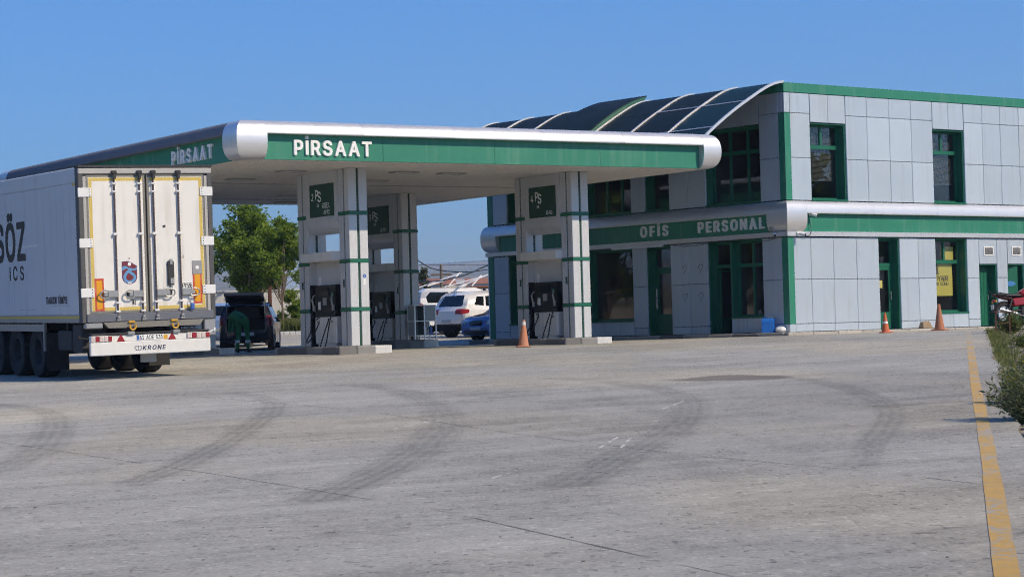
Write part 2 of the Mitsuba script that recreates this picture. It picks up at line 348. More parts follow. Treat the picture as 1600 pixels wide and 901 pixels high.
def window(w, a0, a1, z0, z1, cols=1, transom=None, top_split=1, sill=True, depth=.29, name='window', door_leaf=None, glass='m_pane'):
    """a recessed green-framed opening: lining, frame bars, panes"""
    front = w is WF
    niches.append((front, a0, a1, z0, z1))
    wn = numbered(ob+'__'+name); L = []
    e = .03
    L += [w(a0-.004, a0+e, .045, depth+.02, z0, z1), w(a1-e, a1+.004, .045, depth+.02, z0, z1), w(a0+e, a1-e, .045, depth+.02, z1-e, z1+.004)]
    if sill: L += [w(a0-.01, a1+.01, -.03, depth+.02, z0-.03, z0+.022)]
    fw = .062; d0, d1 = depth, depth+.07
    A0, A1, B0, B1 = a0+e, a1-e, z0+.022, z1-e
    bars = [w(A0, A0+fw, d0, d1, B0, B1), w(A1-fw, A1, d0, d1, B0, B1), w(A0+fw, A1-fw, d0, d1, B1-fw, B1), w(A0+fw, A1-fw, d0, d1, B0, B0+fw)]
    zt = transom if transom else B1-fw
    if transom: bars.append(w(A0+fw, A1-fw, d0-.004, d1, zt-.055, zt+.055))
    cw = (A1-A0)/cols
    for i in range(1, cols): bars.append(w(A0+i*cw-fw*.6, A0+i*cw+fw*.6, d0+.003, d1+.003, B0+fw, zt-.055))
    tw = (A1-A0)/max(top_split, 1)
    for i in range(1, top_split): bars.append(w(A0+i*tw-fw*.65, A0+i*tw+fw*.65, d0+.003, d1+.003, zt+.055, B1-fw))
    put(wn, L, 'm_green_frame', FB); put(wn+'__frame', bars, 'm_green_frame', FB)
    gy = depth+.035
    for i in range(cols):
        x0, x1 = A0+i*cw+fw*.6, A0+(i+1)*cw-fw*.6
        if i == 0: x0 = A0+fw
        if i == cols-1: x1 = A1-fw
        if door_leaf is not None and i == door_leaf: continue
        put(wn+'__pane', pane(front, x0, x1, gy, B0+fw, zt-(.055 if transom else 0)), glass, FB)
    if transom:
        for i in range(top_split):
            x0, x1 = max(A0+fw, A0+i*tw+fw*.65), min(A1-fw, A0+(i+1)*tw-fw*.65)
            put(wn+'__pane', pane(front, x0, x1, gy, zt+.055, B1-fw), glass, FB)
    return wn, (A0, A1, B0, B1, cw)
def pane(front, a0, a1, b, z0, z1):
    q = np.array([[a0, b, z0], [a1, b, z0], [a1, b, z1], [a0, b, z1]], float)
    if not front: q = q[:, [1, 0, 2]][::-1]
    return trimesh.Trimesh(q, [[0, 1, 2], [0, 2, 3]], process=False)
# --- sunny front: columns of panels
S = lambda *v: tuple(x*k for x in v)
P5, P4, PT, PB = 5.63*k, 4.48*k, 6.155*k, 3.385*k
def cols(xs, rows): return [(x0*k, x1*k, z0, z1) for x0, x1 in zip(xs[:-1], xs[1:]) for z0, z1 in rows]
add_panels(WF, cols([.21, .94], [(P4, P5), (PB, P4)]) + cols([0.0, .21, .94], [(P5, PT)]))
add_panels(WF, cols([.955, 1.63, 2.285], [(5.41*k, PT)]))
add_panels(WF, cols([2.3, 3.12, 4.0, 4.88, 5.745], [(P5, PT), (P4, P5), (PB, P4)]))
add_panels(WF, cols([5.755, 6.41, 7.045], [(5.41*k, PT)]))
add_panels(WF, cols([7.06, 7.85, 8.63, 9.45, 10.3, 11.15], [(P5, PT), (P4, P5), (PB, P4)]))
add_panels(WF, cols([11.16, 11.8, 12.45], [(5.41*k, PT)])); add_panels(WF, cols([12.46, 13.3, 14.2, 15.1, 16.0, 16.9, 17.8, 18.4], [(P5, PT), (P4, P5), (PB, P4)]))
R3 = [(1.345*k, 2.435*k), (.205*k, 1.345*k), (0, .205*k)]
add_panels(WF, cols([.21, .845, 1.69, 2.57, 3.445], R3) + cols([4.265, 5.01, 5.73], R3) + cols([5.745, 6.4, 7.03], [(0, .385*k)]) + cols([7.04, 7.545], R3))
add_panels(WF, cols([7.55, 8.315], [(1.725*k, 2.435*k)]) + cols([8.32, 8.775], R3) + cols([8.785, 9.51], [(1.725*k, 2.435*k)]) + cols([9.515, 10.2, 11.1, 12.0, 12.9, 13.8, 14.7, 15.6, 16.5, 17.4, 18.4], R3))
w1, b1 = window(WF, *S(.955, 2.285), 3.40*k, 5.40*k, 1, 4.80*k, 2)
w2, b2 = window(WF, *S(5.755, 7.045), 3.40*k, 5.40*k, 1, 4.80*k, 2)
w3, b3 = window(WF, *S(5.745, 7.03), .40*k, 2.43*k, 1, 1.80*k, 2)
window(WF, *S(11.16, 12.45), 3.40*k, 5.40*k, 1, 4.80*k, 2)
# ribbed roller blinds behind the upper panes
for wb in (b1, b2):
    A0, A1, B0, B1, cw = wb
    sl = [WF(A0+.02, A1-.02, .42, .425, z, z+.012) for z in np.arange(B0+.55, B1-.05, .035)]
    put(ob+'__window_blind' , sl, 'm_blind', FB, label='dark ribbed blind behind an upper window', kind='stuff')
pr('m_blind', (.07, .075, .07), .7)
# glazed door left, plain doors right
def door(w, a0, a1, z1, glazed, key, mt, inset=.29, label=None, leafw=None):
    front = w is WF; niches.append((front, a0, a1, 0, z1)); dn = numbered(ob+'__'+key); e = .03
    put(dn, [w(a0-.004, a0+e, .045, inset+.02, 0, z1), w(a1-e, a1+.004, .045, inset+.02, 0, z1), w(a0+e, a1-e, .045, inset+.02, z1-e, z1+.004)], 'm_green_frame', FB, **({'label': label} if label else {}))
    return dn
dn = door(WF, *S(3.45, 4.26), 2.43*k, True, 'entrance_door', 'm_green_frame', label='glazed green door with top light and yellow notice')
A0, A1 = 3.45*k+.03, 4.26*k-.03; zt = 1.72*k; Bm = 2.43*k-.03
put(dn+'__frame', [WF(A0, A0+.06, .29, .36, 0, Bm), WF(A1-.06, A1, .29, .36, 0, Bm), WF(A0+.06, A1-.06, .29, .36, Bm-.06, Bm), WF(A0+.06, A1-.06, .286, .36, zt-.06, zt+.05)], 'm_green_frame', FB)
put(dn+'__pane', pane(True, A0+.06, A1-.06, .325, zt+.05, Bm-.06), 'm_pane', FB)
put(dn+'__leaf', [WF(A0+.06, A0+.14, .30, .345, .02, zt-.06), WF(A1-.14, A1-.06, .30, .345, .02, zt-.06), WF(A0+.14, A1-.14, .30, .345, .02, .5), WF(A0+.14, A1-.14, .30, .345, zt-.15, zt-.06), WF(A0+.18, A1-.18, .292, .30, .10, .42)], 'm_green_frame', FB)
put(dn+'__pane', pane(True, A0+.14, A1-.14, .325, .5, zt-.15), 'm_pane', FB)
put(dn+'__handle', [bar([A1-.10, .26, .85], [A1-.10, .26, 1.10], .012), bar([A1-.10, .26, .9], [A1-.10, .31, .9], .01), bar([A1-.10, .26, 1.05], [A1-.10, .31, 1.05], .01)], 'm_steel', FB)
pr('m_paper_yellow', (.52, .47, .12), .7)
put(dn+'__notice', WF(A0+.16, A0+.42, .317, .320, 1.20, 1.42), 'm_paper_yellow', FB, label='small yellow paper notice on the door glass')
for i in range(3): put(dn+'__notice_line', WF(A0+.19, A0+.39, .3145, .3166, 1.25+.055*i, 1.262+.055*i), 'm_grey', FB)
dn = door(WF, *S(7.55, 8.315), 1.72*k, False, 'service_door', 'm_green_frame', label='plain dark green service door in deep shade')
for i in range(6):
    a = 7.55*k+.03+i*(.765*k-.06)/6; put(dn+'__board', WF(a+.004, a+(.765*k-.06)/6-.004, .30, .34, .01, 1.72*k-.035, .006), 'm_green_frame', FB)
put(dn+'__handle', bar([8.2*k, .28, .80], [8.2*k, .28, .95], .013), 'm_steel', FB)
dn = door(WF, *S(8.785, 9.51), 1.72*k, False, 'washroom_door', 'm_green_frame', label='green washroom door standing half open with blue oval plate')
m = bx(0, .55, -.02, .02, .01, 1.72*k-.05); m.apply_transform(trimesh.transformations.rotation_matrix(math.radians(-18), Z)); m.apply_translation([8.785*k+.035, .27, 0]); put(dn+'__leaf', m, 'm_green_frame', FB)
m = trimesh.creation.cylinder(.5, .012, sections=24); m.apply_transform(trimesh.transformations.rotation_matrix(math.pi/2, [1, 0, 0])); m.apply_scale([.36, 1, .16]); m.apply_translation([.28, -.03, 1.28])
m.apply_transform(trimesh.transformations.rotation_matrix(math.radians(-18), Z)); m.apply_translation([8.785*k+.035, .27, 0]); pr('m_blue_plate', (.06, .22, .50), .4); put(dn+'__plate', m, 'm_blue_plate', FB)
put(dn+'__lamp', [WF(8.785*k+.12, 8.785*k+.17, .2, .27, 1.62*k, 1.68*k), trimesh.creation.icosphere(2, .045).apply_translation([8.785*k+.145, .235, 1.58*k])], 'm_white_plain', FB)
for x0, x1 in ((7.75, 8.16), (8.96, 9.37)):
    v = numbered(ob+'__vent'); x0 *= k; x1 *= k; z0, z1 = 1.96*k, 2.215*k
    put(v, [WF(x0, x1, -.025, .0, z1-.035, z1), WF(x0, x1, -.025, .0, z0, z0+.035), WF(x0, x0+.035, -.025, .0, z0+.035, z1-.035), WF(x1-.035, x1, -.025, .0, z0+.035, z1-.035)], 'm_white_plain', FB, label='white framed square vent above a door')
    put(v+'__backing', WF(x0+.035, x1-.035, -.006, -.002, z0+.035, z1-.035), 'm_black', FB)
    for z in np.arange(z0+.045, z1-.05, .028): put(v+'__slat', WF(x0+.036, x1-.036, -.018, -.007, z, z+.013), 'm_grey', FB)
# banner behind the lower window
pr('m_banner', worn((.40, .37, .07), .1, 2), .8); pr('m_ink', (.05, .045, .02), .8)
A0, A1, B0, B1, cw = b3
bn = put(w3+'__banner', WF(A0+.0, A1-.20, .40, .405, .98*k-.12, 1.80*k-.06), 'm_banner', FB, label='yellow banner hung behind the glass, reading 8 NOYABR')
put(w3+'__banner', WF(A0+.02, A0+.42, .40, .405, 1.86*k, 2.22*k), 'm_banner', FB); put(w3+'__banner', WF(A0+.62, A1-.12, .40, .405, 1.86*k, 2.22*k), 'm_banner', FB)
for txt, h, z in (('8 NOYABR', .15, 1.28*k), ('ZƏFƏR GÜNÜ', .10, 1.15*k)):
    put(w3+'__lettering', [m for c, m in letters(txt, h, .004, .88)], 'm_ink', tframe(FB, (A0+.07, .399, z), (1, 0, 0), (0, 0, 1)))
put(w3+'__figure', [prism(Polygon([(0, 0), (.26, 0), (.235, .14), (.22, .3), (.19, .38), (.2, .42), (.12, .40), (.06, .34), (.03, .22), (.05, .12)]), 'y', -.004, 0)], 'm_ink', FB @ frame(np.array([A0+.26, .399, 1.45*k]), [1, 0, 0], [0, 1, 0], [0, 0, 1]))
# --- green trims of the front
put(ob+'__parapet', [WF(-.025, W_END, -.03, .25, PT+.004, HR), WO(.25, D_END, -.03, .25, PT+.004, HR-.004), WF(0, W_END, D_END-.25, D_END, PT+.004, HR-.008)], 'm_green', FB, label='green painted parapet along the roof edge')
put(ob+'__corner_strip', [WF(-.012, .205*k, -.012, .05, PB+.005, P5-.008), WO(.05, .205*k, -.012, .05, PB+.005, P5-.008)], 'm_green', FB)
put(ob+'__corner_strip', [WF(-.012, .205*k, -.012, .05, .20*k, H1-.005), WO(.05, .205*k, -.012, .05, .20*k, H1-.005)], 'm_green', FB)
put(ob+'__corner_base', [WF(-.004, .205*k, -.004, .05, 0, .195*k), WO(.05, .205*k, -.004, .05, 0, .195*k)], 'm_panel', FB)
put(ob+'__corner_strip', WO(12.14*k, D_END+.01, -.012, .05, 0, P5), 'm_green', FB)
put(ob+'__ledge', [WF(-.08, W_END, -.08, .06, 2.455*k, 2.575*k), WO(.06, D_END+.08, -.08, .06, 2.455*k, 2.575*k)], 'm_alu', FB, label='pale metal ledge below the fascia band')
# --- bulging metal band between the storeys
zb0, zb1, bul = 2.58*k, 3.365*k, .19
def bulge(z0, z1, b, n=14, inner=-.10, cut=None):
    zc, hh = (z0+z1)/2, (z1-z0)/2
    a = np.linspace(-1, 1, n*2+1); pts = [(b*max(0, 1-abs(t)**2.3)**(1/2.), zc+t*hh) for t in a]
    if cut: pts = [p for p in pts if p[1] > cut]; pts = [(pts[0][0]-.004, cut)]+pts; return pts+[(inner, z1), (inner, cut)]
    return pts+[(inner, z1), (inner, z0)]
full, upper = bulge(zb0, zb1, bul), bulge(zb0, zb1, bul, cut=3.04*k)
put(ob+'__corner_band', [sweep(full, (0, 0, 0), (.62, 0, 0), (0, -1, 0), 1, 0), sweep(full, (0, .62, 0), (0, 0, 0), (-1, 0, 0), 0, 1)], 'm_alu', FB, smooth=40, label='rounded metal corner piece of the band')
put(ob+'__corner_band', [sweep(full, (0, D_END, 0), (0, D_END-.6, 0), (-1, 0, 0), 1, 0), sweep(full, (.6, D_END, 0), (0, D_END, 0), (0, 1, 0), 0, 1)], 'm_alu', FB, smooth=40)
def pieces(a, b, step):
    e = np.linspace(a, b, max(1, round((b-a)/step))+1); return zip(e[:-1], e[1:])
for a, b in pieces(.624, W_END, 2.6): put(ob+'__band_piece', sweep(upper, (a, 0, 0), (b-.006, 0, 0), (0, -1, 0)), 'm_alu', FB, smooth=40)
for a, b in pieces(.624, D_END-.604, 2.4): put(ob+'__band_piece', sweep(upper, (0, b-.006, 0), (0, a, 0), (-1, 0, 0)), 'm_alu', FB, smooth=40)
for a, b in pieces(.622, W_END, 3.1): put(ob+'__fascia', WF(a, b-.005, -.035, .055, zb0, 3.10*k), 'm_green', FB)
for a, b in pieces(.622, D_END-.602, 3.1): put(ob+'__fascia', WO(a, b-.005, -.035, .055, zb0, 3.10*k), 'm_green', FB)
for txt, t0, t1 in (('OFİS', 5.57, 4.41), ('PERSONAL', 3.18, .72)):
    pass
def off_t(px, py):
    d = _r*(px-800)/FOCAL-_u*(py-450.5)/FOCAL+_f; t = ((K_CORNER-EYE)@UB)/(d@UB); P = EYE+t*d; return (P-K_CORNER)@VB, P[2]-K_CORNER[2]
for txt, pL, pR in (('OFİS', (1003.5, 372), (1046.5, 368.5)), ('PERSONAL', (1093.5, 362.5), (1197, 355))):
    tL, tR = off_t(*pL)[0], off_t(*pR)[0]
    for c, m in letters(txt, .30, .05, tL-tR, .95, weight=.02):
        put(ob+'__letter', m, 'm_letter', tframe(FB, (-.037, tL, 2.70*k), (0, -1, 0), (0, 0, 1)))
# --- shaded office side
RU = [(P5, PT), (P4, P5), (PB, P4)]
add_panels(WO, cols([.21, .92], [(P4, P5), (PB, P4)]) + cols([0.06, .21, .92], [(P5, PT)]) + cols([.93, 1.6, 2.28, 2.96], [(5.41*k, PT)]))
add_panels(WO, cols([2.97, 3.68, 4.41], RU) + cols([4.42, 5.38], [(5.41*k, PT)]) + cols([5.385, 5.96], RU) + cols([5.97, 6.9, 7.9], [(5.41*k, PT)]) + cols([7.91, 8.6], RU) + cols([8.61, 10, 11.44], [(5.41*k, PT)]) + cols([11.45, 12.13], RU))
window(WO, *S(.925, 2.965), 3.40*k, 5.40*k, 3, 4.75*k, 3)
window(WO, *S(4.415, 5.38), 3.40*k, 5.40*k, 1, 4.75*k, 1)
window(WO, *S(5.965, 7.905), 3.40*k, 5.40*k, 3, 4.5*k, 3)
window(WO, *S(8.605, 11.445), 3.40*k, 5.40*k, 3, 4.5*k, 3)
add_panels(WO, cols([.21, .92], R3) + cols([.93, 1.55, 2.12], [(0, .40*k)]) + cols([2.97, 3.68, 4.41], R3) + cols([5.385, 5.96], R3) + cols([5.97, 6.55, 7.2, 7.9], [(0, .40*k)]) + cols([7.91, 8.6], R3) + cols([8.61, 9.55, 10.5, 11.44], [(0, .40*k)]) + cols([11.45, 12.13], R3))
window(WO, *S(.925, 2.12), .41*k, 2.43*k, 2, 1.78*k, 2)
window(WO, *S(5.965, 7.905), .41*k, 2.43*k, 1)
window(WO, *S(8.605, 11.445), .41*k, 2.43*k, 2)
dn = door(WO, *S(2.122, 2.965), 2.43*k, True, 'entrance_door', 'm_green_frame', label='open doorway of the office with green frame')
A0, A1 = 2.122*k+.03, 2.965*k-.03
put(dn+'__frame', [WO(A0, A0+.06, .29, .36, 0, Bm), WO(A1-.06, A1, .29, .36, 0, Bm), WO(A0+.06, A1-.06, .29, .36, Bm-.06, Bm), WO(A0+.06, A1-.06, .286, .36, 1.78*k-.05, 1.78*k+.05)], 'm_green_frame', FB)
put(dn+'__pane', pane(False, A0+.06, A1-.06, .325, 1.78*k+.05, Bm-.06), 'm_pane', FB)
m = [bx(0, .08, -.02, .02, .02, 1.72*k), bx(.62, .70, -.02, .02, .02, 1.72*k), bx(.08, .62, -.02, .02, .02, .45), bx(.08, .62, -.02, .02, 1.72*k-.09, 1.72*k)]
lf = tm(m); lf.apply_transform(trimesh.transformations.rotation_matrix(math.radians(12), Z)); lf.apply_translation([.36, A1-.09, 0]); put(dn+'__leaf', lf, 'm_green_frame', FB)
dn = door(WO, *S(4.415, 5.38), 2.43*k, True, 'office_door', 'm_green_frame', label='closed green glazed office door with long white handle')
A0, A1 = 4.415*k+.03, 5.38*k-.03; zt = 1.80*k
put(dn+'__frame', [WO(A0, A0+.06, .29, .36, 0, Bm), WO(A1-.06, A1, .29, .36, 0, Bm), WO(A0+.06, A1-.06, .29, .36, Bm-.06, Bm), WO(A0+.06, A1-.06, .286, .36, zt-.05, zt+.05)], 'm_green_frame', FB)
put(dn+'__pane', pane(False, A0+.06, A1-.06, .325, zt+.05, Bm-.06), 'm_pane', FB)
put(dn+'__leaf', [WO(A0+.06, A0+.16, .30, .345, .02, zt-.05), WO(A1-.16, A1-.06, .30, .345, .02, zt-.05), WO(A0+.16, A1-.16, .30, .345, .02, .62), WO(A0+.16, A1-.16, .30, .345, zt-.14, zt-.05)], 'm_green_frame', FB)
put(dn+'__pane', pane(False, A0+.16, A1-.16, .325, .62, zt-.14), 'm_pane', FB)
put(dn+'__handle', [bar([.25, A1-.11, .78], [.25, A1-.11, 1.38], .016), bar([.25, A1-.11, .85], [.31, A1-.11, .85], .01), bar([.25, A1-.11, 1.3], [.31, A1-.11, 1.3], .01)], 'm_white_plain', FB)
# the body of the building, hollow behind its openings
fl = mbox(.06, W_END, .06, D_END, -.3, 6.3*k)
for front, a0, a1, z0, z1 in niches:
    b = mbox(a0, a1, .0, 3.2, z0, z1) if front else mbox(.0, 3.2, a0, a1, z0, z1)
    fl = fl-b
put(ob+'__body', fl, 'm_core', FB)
# --- raised walkway round the building with worn kerb stones
pr('m_kerb_b', worn((.45, .42, .37), .25, 3, (.2, .19, .17), .4), .85)
wk = thing('walkway_kerb', 'low pale concrete walkway and kerb stones along the foot of the office walls', 'kerb')
put(wk+'__slab', [WF(-.75, W_END, -.62, .0, -.35, -.012), WO(.0, D_END, -.75, .0, -.35, -.012)], 'm_kerb', FB)
for i, (a, b) in enumerate(pieces(-.9, W_END, 1.0)):
    put(wk+'__kerb_stone', WF(a+.006, b-.006, -.80, -.625, -.35, -.004+rng.uniform(-.012, .006), .018), ('m_kerb', 'm_kerb', 'm_kerb_b')[i % 3], FB)
for i, (a, b) in enumerate(pieces(-.62, D_END, 1.0)):
    put(wk+'__kerb_stone', WO(a+.006, b-.006, -.92, -.755, -.35, -.004+rng.uniform(-.012, .006), .018), ('m_kerb', 'm_kerb_dark', 'm_kerb')[i % 3], FB)
# --- curved awning of dark sheets on pale ribs
aw = thing('glass_awning', 'curved dark awning on pale ribs sweeping from the roof edge down towards the canopy', 'awning')
APR = np.array([(-.02, 6.985), (.27, 6.94), (.69, 6.79), (1.16, 6.55), (1.69, 6.26), (2.16, 5.98), (2.62, 5.68), (2.97, 5.43), (3.35, 5.12), (3.7, 4.82)])
AP = curve(APR, 25)
def strip(i0, i1, t0, t1, lift=0, th=.02, P=AP):
    q = P[i0:i1+1]; n = np.gradient(q, axis=0); n = np.stack([-n[:, 1], n[:, 0]], 1); n /= np.linalg.norm(n, axis=1)[:, None]; n *= -np.sign(n[:, 1:2]+1e-9)*-1
    a, b = q+n*lift, q+n*(lift-th)
    o = np.vstack([a, b[::-1]]); g = Polygon(o)
    return prism(g.buffer(0), 'x', t0, t1)   # (out, z) polygon extruded along t
FA = FB @ frame(np.zeros(3), [0, 1, 0], [-1, 0, 0], [0, 0, 1])     # x along the wall, y outwards, z up
ribs = [-.02, 1.78, 3.6, 5.5, 7.55, 9.15, 10.95, 12.75]
for t in ribs: put(aw+'__rib', strip(0, 24, t, t+.055, .03, .07), 'm_alu', FA)
cuts = [0, 9, 17, 24]
pr('m_sheet_dark', worn((.009, .017, .017), .4, .8, (.02, .03, .03), .4), .55, spec=.3); pr('m_sheet_edge', (.02, .10, .065), .4)
for i, (t0, t1) in enumerate(zip(ribs[:-1], ribs[1:])):
    for c0, c1 in zip(cuts[:-1], cuts[1:]):
        put(aw+'__sheet', strip(c0, c1, t0+.09, t1-.005, -.005+rng.uniform(-.004, .004), .012), 'm_awning' if i == 0 else 'm_sheet_dark', FA)
for c in cuts[1:-1]:
    d_ = AP[c+1]-AP[c]; d_ /= np.linalg.norm(d_); n2 = np.array([-d_[1], d_[0]]); n2 *= np.sign(n2[1]); m_ = AP[c]
    put(aw+'__purlin', prism(Polygon([m_+n2*.004-d_*.02, m_+n2*.004+d_*.02, m_+n2*.02+d_*.02, m_+n2*.02-d_*.02]), 'x', .06, 3.6 if c == 9 else 5.5), 'm_alu', FA)
# a lifted sheet on the third and fourth bay
LP = np.array([(.02, 7.15), (.35, 7.06), (.9, 6.85), (1.5, 6.54), (2.1, 6.16), (2.6, 5.80)]); LPc = curve(LP, 13)
put(aw+'__lifted_sheet', strip(0, 12, 5.62, 7.75, .0, .025, LPc), 'm_sheet_dark', FA, label='loose dark sheet lifted above the awning')
q = curve(APR, 25); side_poly = Polygon(list(map(tuple, LPc-np.array([0, .026])))+[tuple(p) for p in q[::-1] if .02 < p[0] < 2.9])
put(aw+'__lifted_sheet_side', prism(side_poly.buffer(0), 'x', 5.60, 5.63), 'm_sheet_edge', FA, label='green upright edge under the lifted sheet')
put(aw+'__lifted_sheet_side', prism(side_poly.buffer(0), 'x', 7.72, 7.75), 'm_sheet_dark', FA)
# --- cameras and small fittings at the corner
def cctv(x, y, z, rot, label):
    c = thing('security_camera', label, 'security camera'); F = FB @ frame(np.array([x, y, z]), [math.cos(rot), math.sin(rot), 0], [-math.sin(rot), math.cos(rot), 0], [0, 0, 1])
    m = trimesh.creation.cylinder(.045, .17, sections=16); m.apply_transform(trimesh.transformations.rotation_matrix(math.pi/2+.3, [1, 0, 0])); m.apply_translation([0, -.14, 0])
    put(c+'__housing', m, 'm_white_plain', F, smooth=40)
    l = trimesh.creation.cylinder(.036, .02, sections=16); l.apply_transform(trimesh.transformations.rotation_matrix(math.pi/2+.3, [1, 0, 0])); l.apply_translation([0, -.228, -.027]); put(c+'__lens', l, 'm_black_gloss', F)
    put(c+'__bracket', [bar([0, 0, .02], [0, -.1, 0], .014), cb(-.04, .04, -.015, .01, -.02, .08)], 'm_white_plain', F)
cctv(.82, -.08, 3.0*k, .5, 'white security camera at the start of the green fascia right of the corner')
cctv(-.10, .42, 2.50*k, -.7, 'white security camera under the corner band on the office side')
cctv(.30, -.10, 2.50*k, .4, 'white security camera under the corner band on the sunny side')
jb = thing('junction_box', 'small beige junction box under the rounded corner band', 'junction box')
put(jb+'__box', cb(-.16, -.10, .40, .56, 2.60*k, 2.73*k), 'm_kerb', FB); put(jb+'__cable', tube(curve([(.82, -.05, 2.98*k), (.84, -.09, 2.75*k), (.82, -.095, 2.5*k), (.55, -.1, 2.47*k), (.3, -.1, 2.52*k)], 20), .008, 5), 'm_black', FB)
pf = thing('wall_cable', 'thin cable sagging under the ledge above the office windows', 'cable')
put(pf+'__cable', tube(curve([(-.1, .3, 2.44*k), (-.11, 1.4, 2.36*k), (-.1, 2.4, 2.42*k), (-.11, 3.6, 2.37*k), (-.1, 4.6, 2.43*k)], 30), .009, 5), 'm_black', FB)
lt = thing('strip_lamp', 'slim white strip lamp under the ledge above the office window', 'lamp'); put(lt+'__housing', WO(4.6*k, 6.7*k, -.13, -.085, 2.40*k, 2.452*k), 'm_white_plain', FB)
# scratches where fittings were torn off the cladding
for t in (3.28, 3.9):
    for z in (1.75, .98):
        m = tube(curve([(-.006, t*k, z*k), (-.006, t*k+.06, z*k+.07), (-.006, t*k-.03, z*k+.12), (-.006, t*k+.02, z*k-.12)], 14), .007, 4); put(ob+'__cable_end', m, 'm_black', FB)
# ---------------------------------------------------------------- pump canopy
ca = thing('pump_canopy', 'broad flat filling station canopy with silver rounded edge and green fascia', 'canopy')
U0, U1, V0, V1 = -.53, 12.38, 0., 14.9
cf, cu = bulge(0, .87, .25, inner=-.12), bulge(0, .87, .25, inner=-.12, cut=.57)
cz = [(U0, V0), (U1, V0), (U1, V1), (U0, V1)]
for i in range(4):
    p0, p1 = np.array([*cz[i], 0.]), np.array([*cz[(i+1) % 4], 0.]); t = (p1-p0)/np.linalg.norm(p1-p0); nr = np.cross(t, Z); L = np.linalg.norm(p1-p0)
    e0 = {0: .50, 1: .30, 2: .30, 3: .5}[i]; e1 = {0: .30, 1: .30, 2: .5, 3: .5}[i]
    put(ca+'__corner_piece', sweep(cf, p0, p0+t*e0, nr, 1, 0), 'm_alu', FC, smooth=40)
    put(ca+'__corner_piece', sweep(cf, p1-t*e1, p1, nr, 0, 1), 'm_alu', FC, smooth=40)
    for a, b in pieces(e0+.003, L-e1-.003, 2.35): put(ca+'__edge_piece', sweep(cu, p0+t*a, p0+t*(b-.007), nr), 'm_alu' if i in (0, 1) else 'm_alu_dull_shade', FC, smooth=40)  # left and rear edges get the colour with the shade put in
    for a, b in pieces(e0+.002, L-e1-.002, 3.0):
        Fp = FC @ frame(p0, t, nr, Z); put(ca+'__fascia', cb(a, b-.005, -.10, .045, .004, .60, .004), 'm_green', Fp)
put(ca+'__roof', [bx(U0+.05, U1-.05, V0+.05, V1-.05, .30, .80)], 'm_kerb', FC)
sl, g = [], .022
n_s = 78; ed = np.linspace(V0-.02, V1-.12, n_s+1)
for a, b in zip(ed[:-1], ed[1:]): sl.append(bx(U0+.03, U1-.03, a+g/2, b-g/2, .0+rng.uniform(0, .004), .03))
put(ca+'__soffit_slat', sl, 'm_soffit', FC, label='narrow beige slats of the canopy soffit', kind='stuff')
put(ca+'__soffit_backing', bx(U0+.05, U1-.05, V0, V1-.1, .032, .05), 'm_core', FC)
for v in (6.9, 12.6): put(ca+'__soffit_trim', bx(U0+.05, U1-.05, v-.03, v+.03, -.012, .0), 'm_grey', FC)
for c, m in letters('PİRSAAT', .315, .05, 1.98, .92, weight=.022): put(ca+'__letter', m, 'm_letter', tframe(FC, (.70, V0-.048, .125), (1, 0, 0), (0, 0, 1)))
for c, m in letters('PİRSAAT', .30, .05, 2.24, 1.0, weight=.022): put(ca+'__letter', m, 'm_letter', tframe(FC, (U0-.048, 3.62, .15), (0, -1, 0), (0, 0, 1)))
pr('m_lamp_glass', (.75, .75, .72), .3)
for u, v in ((2.1, 2.85), (6.4, 2.6), (2.0, 5.4), (5.0, 2.5), (5.7, 5.2), (9.9, 2.6), (2.0, 8.0), (6.4, 8.2), (6.2, 11.0), (1.6, 11.4), (10.6, 5.6), (4.4, 13.6), (7.4, 13.6)):
    f = put(ca+'__ceiling_lamp', [bx(u-.34, u+.34, v-.17, v-.14, -.03, .001), bx(u-.34, u+.34, v+.14, v+.17, -.03, .001), bx(u-.34, u-.31, v-.14, v+.14, -.03, .001), bx(u+.31, u+.34, v-.14, v+.14, -.03, .001)], 'm_steel', FC)
    put(f+'__cover', bx(u-.305, u+.305, v-.135, v+.135, -.018, -.003), 'm_lamp_glass', FC)
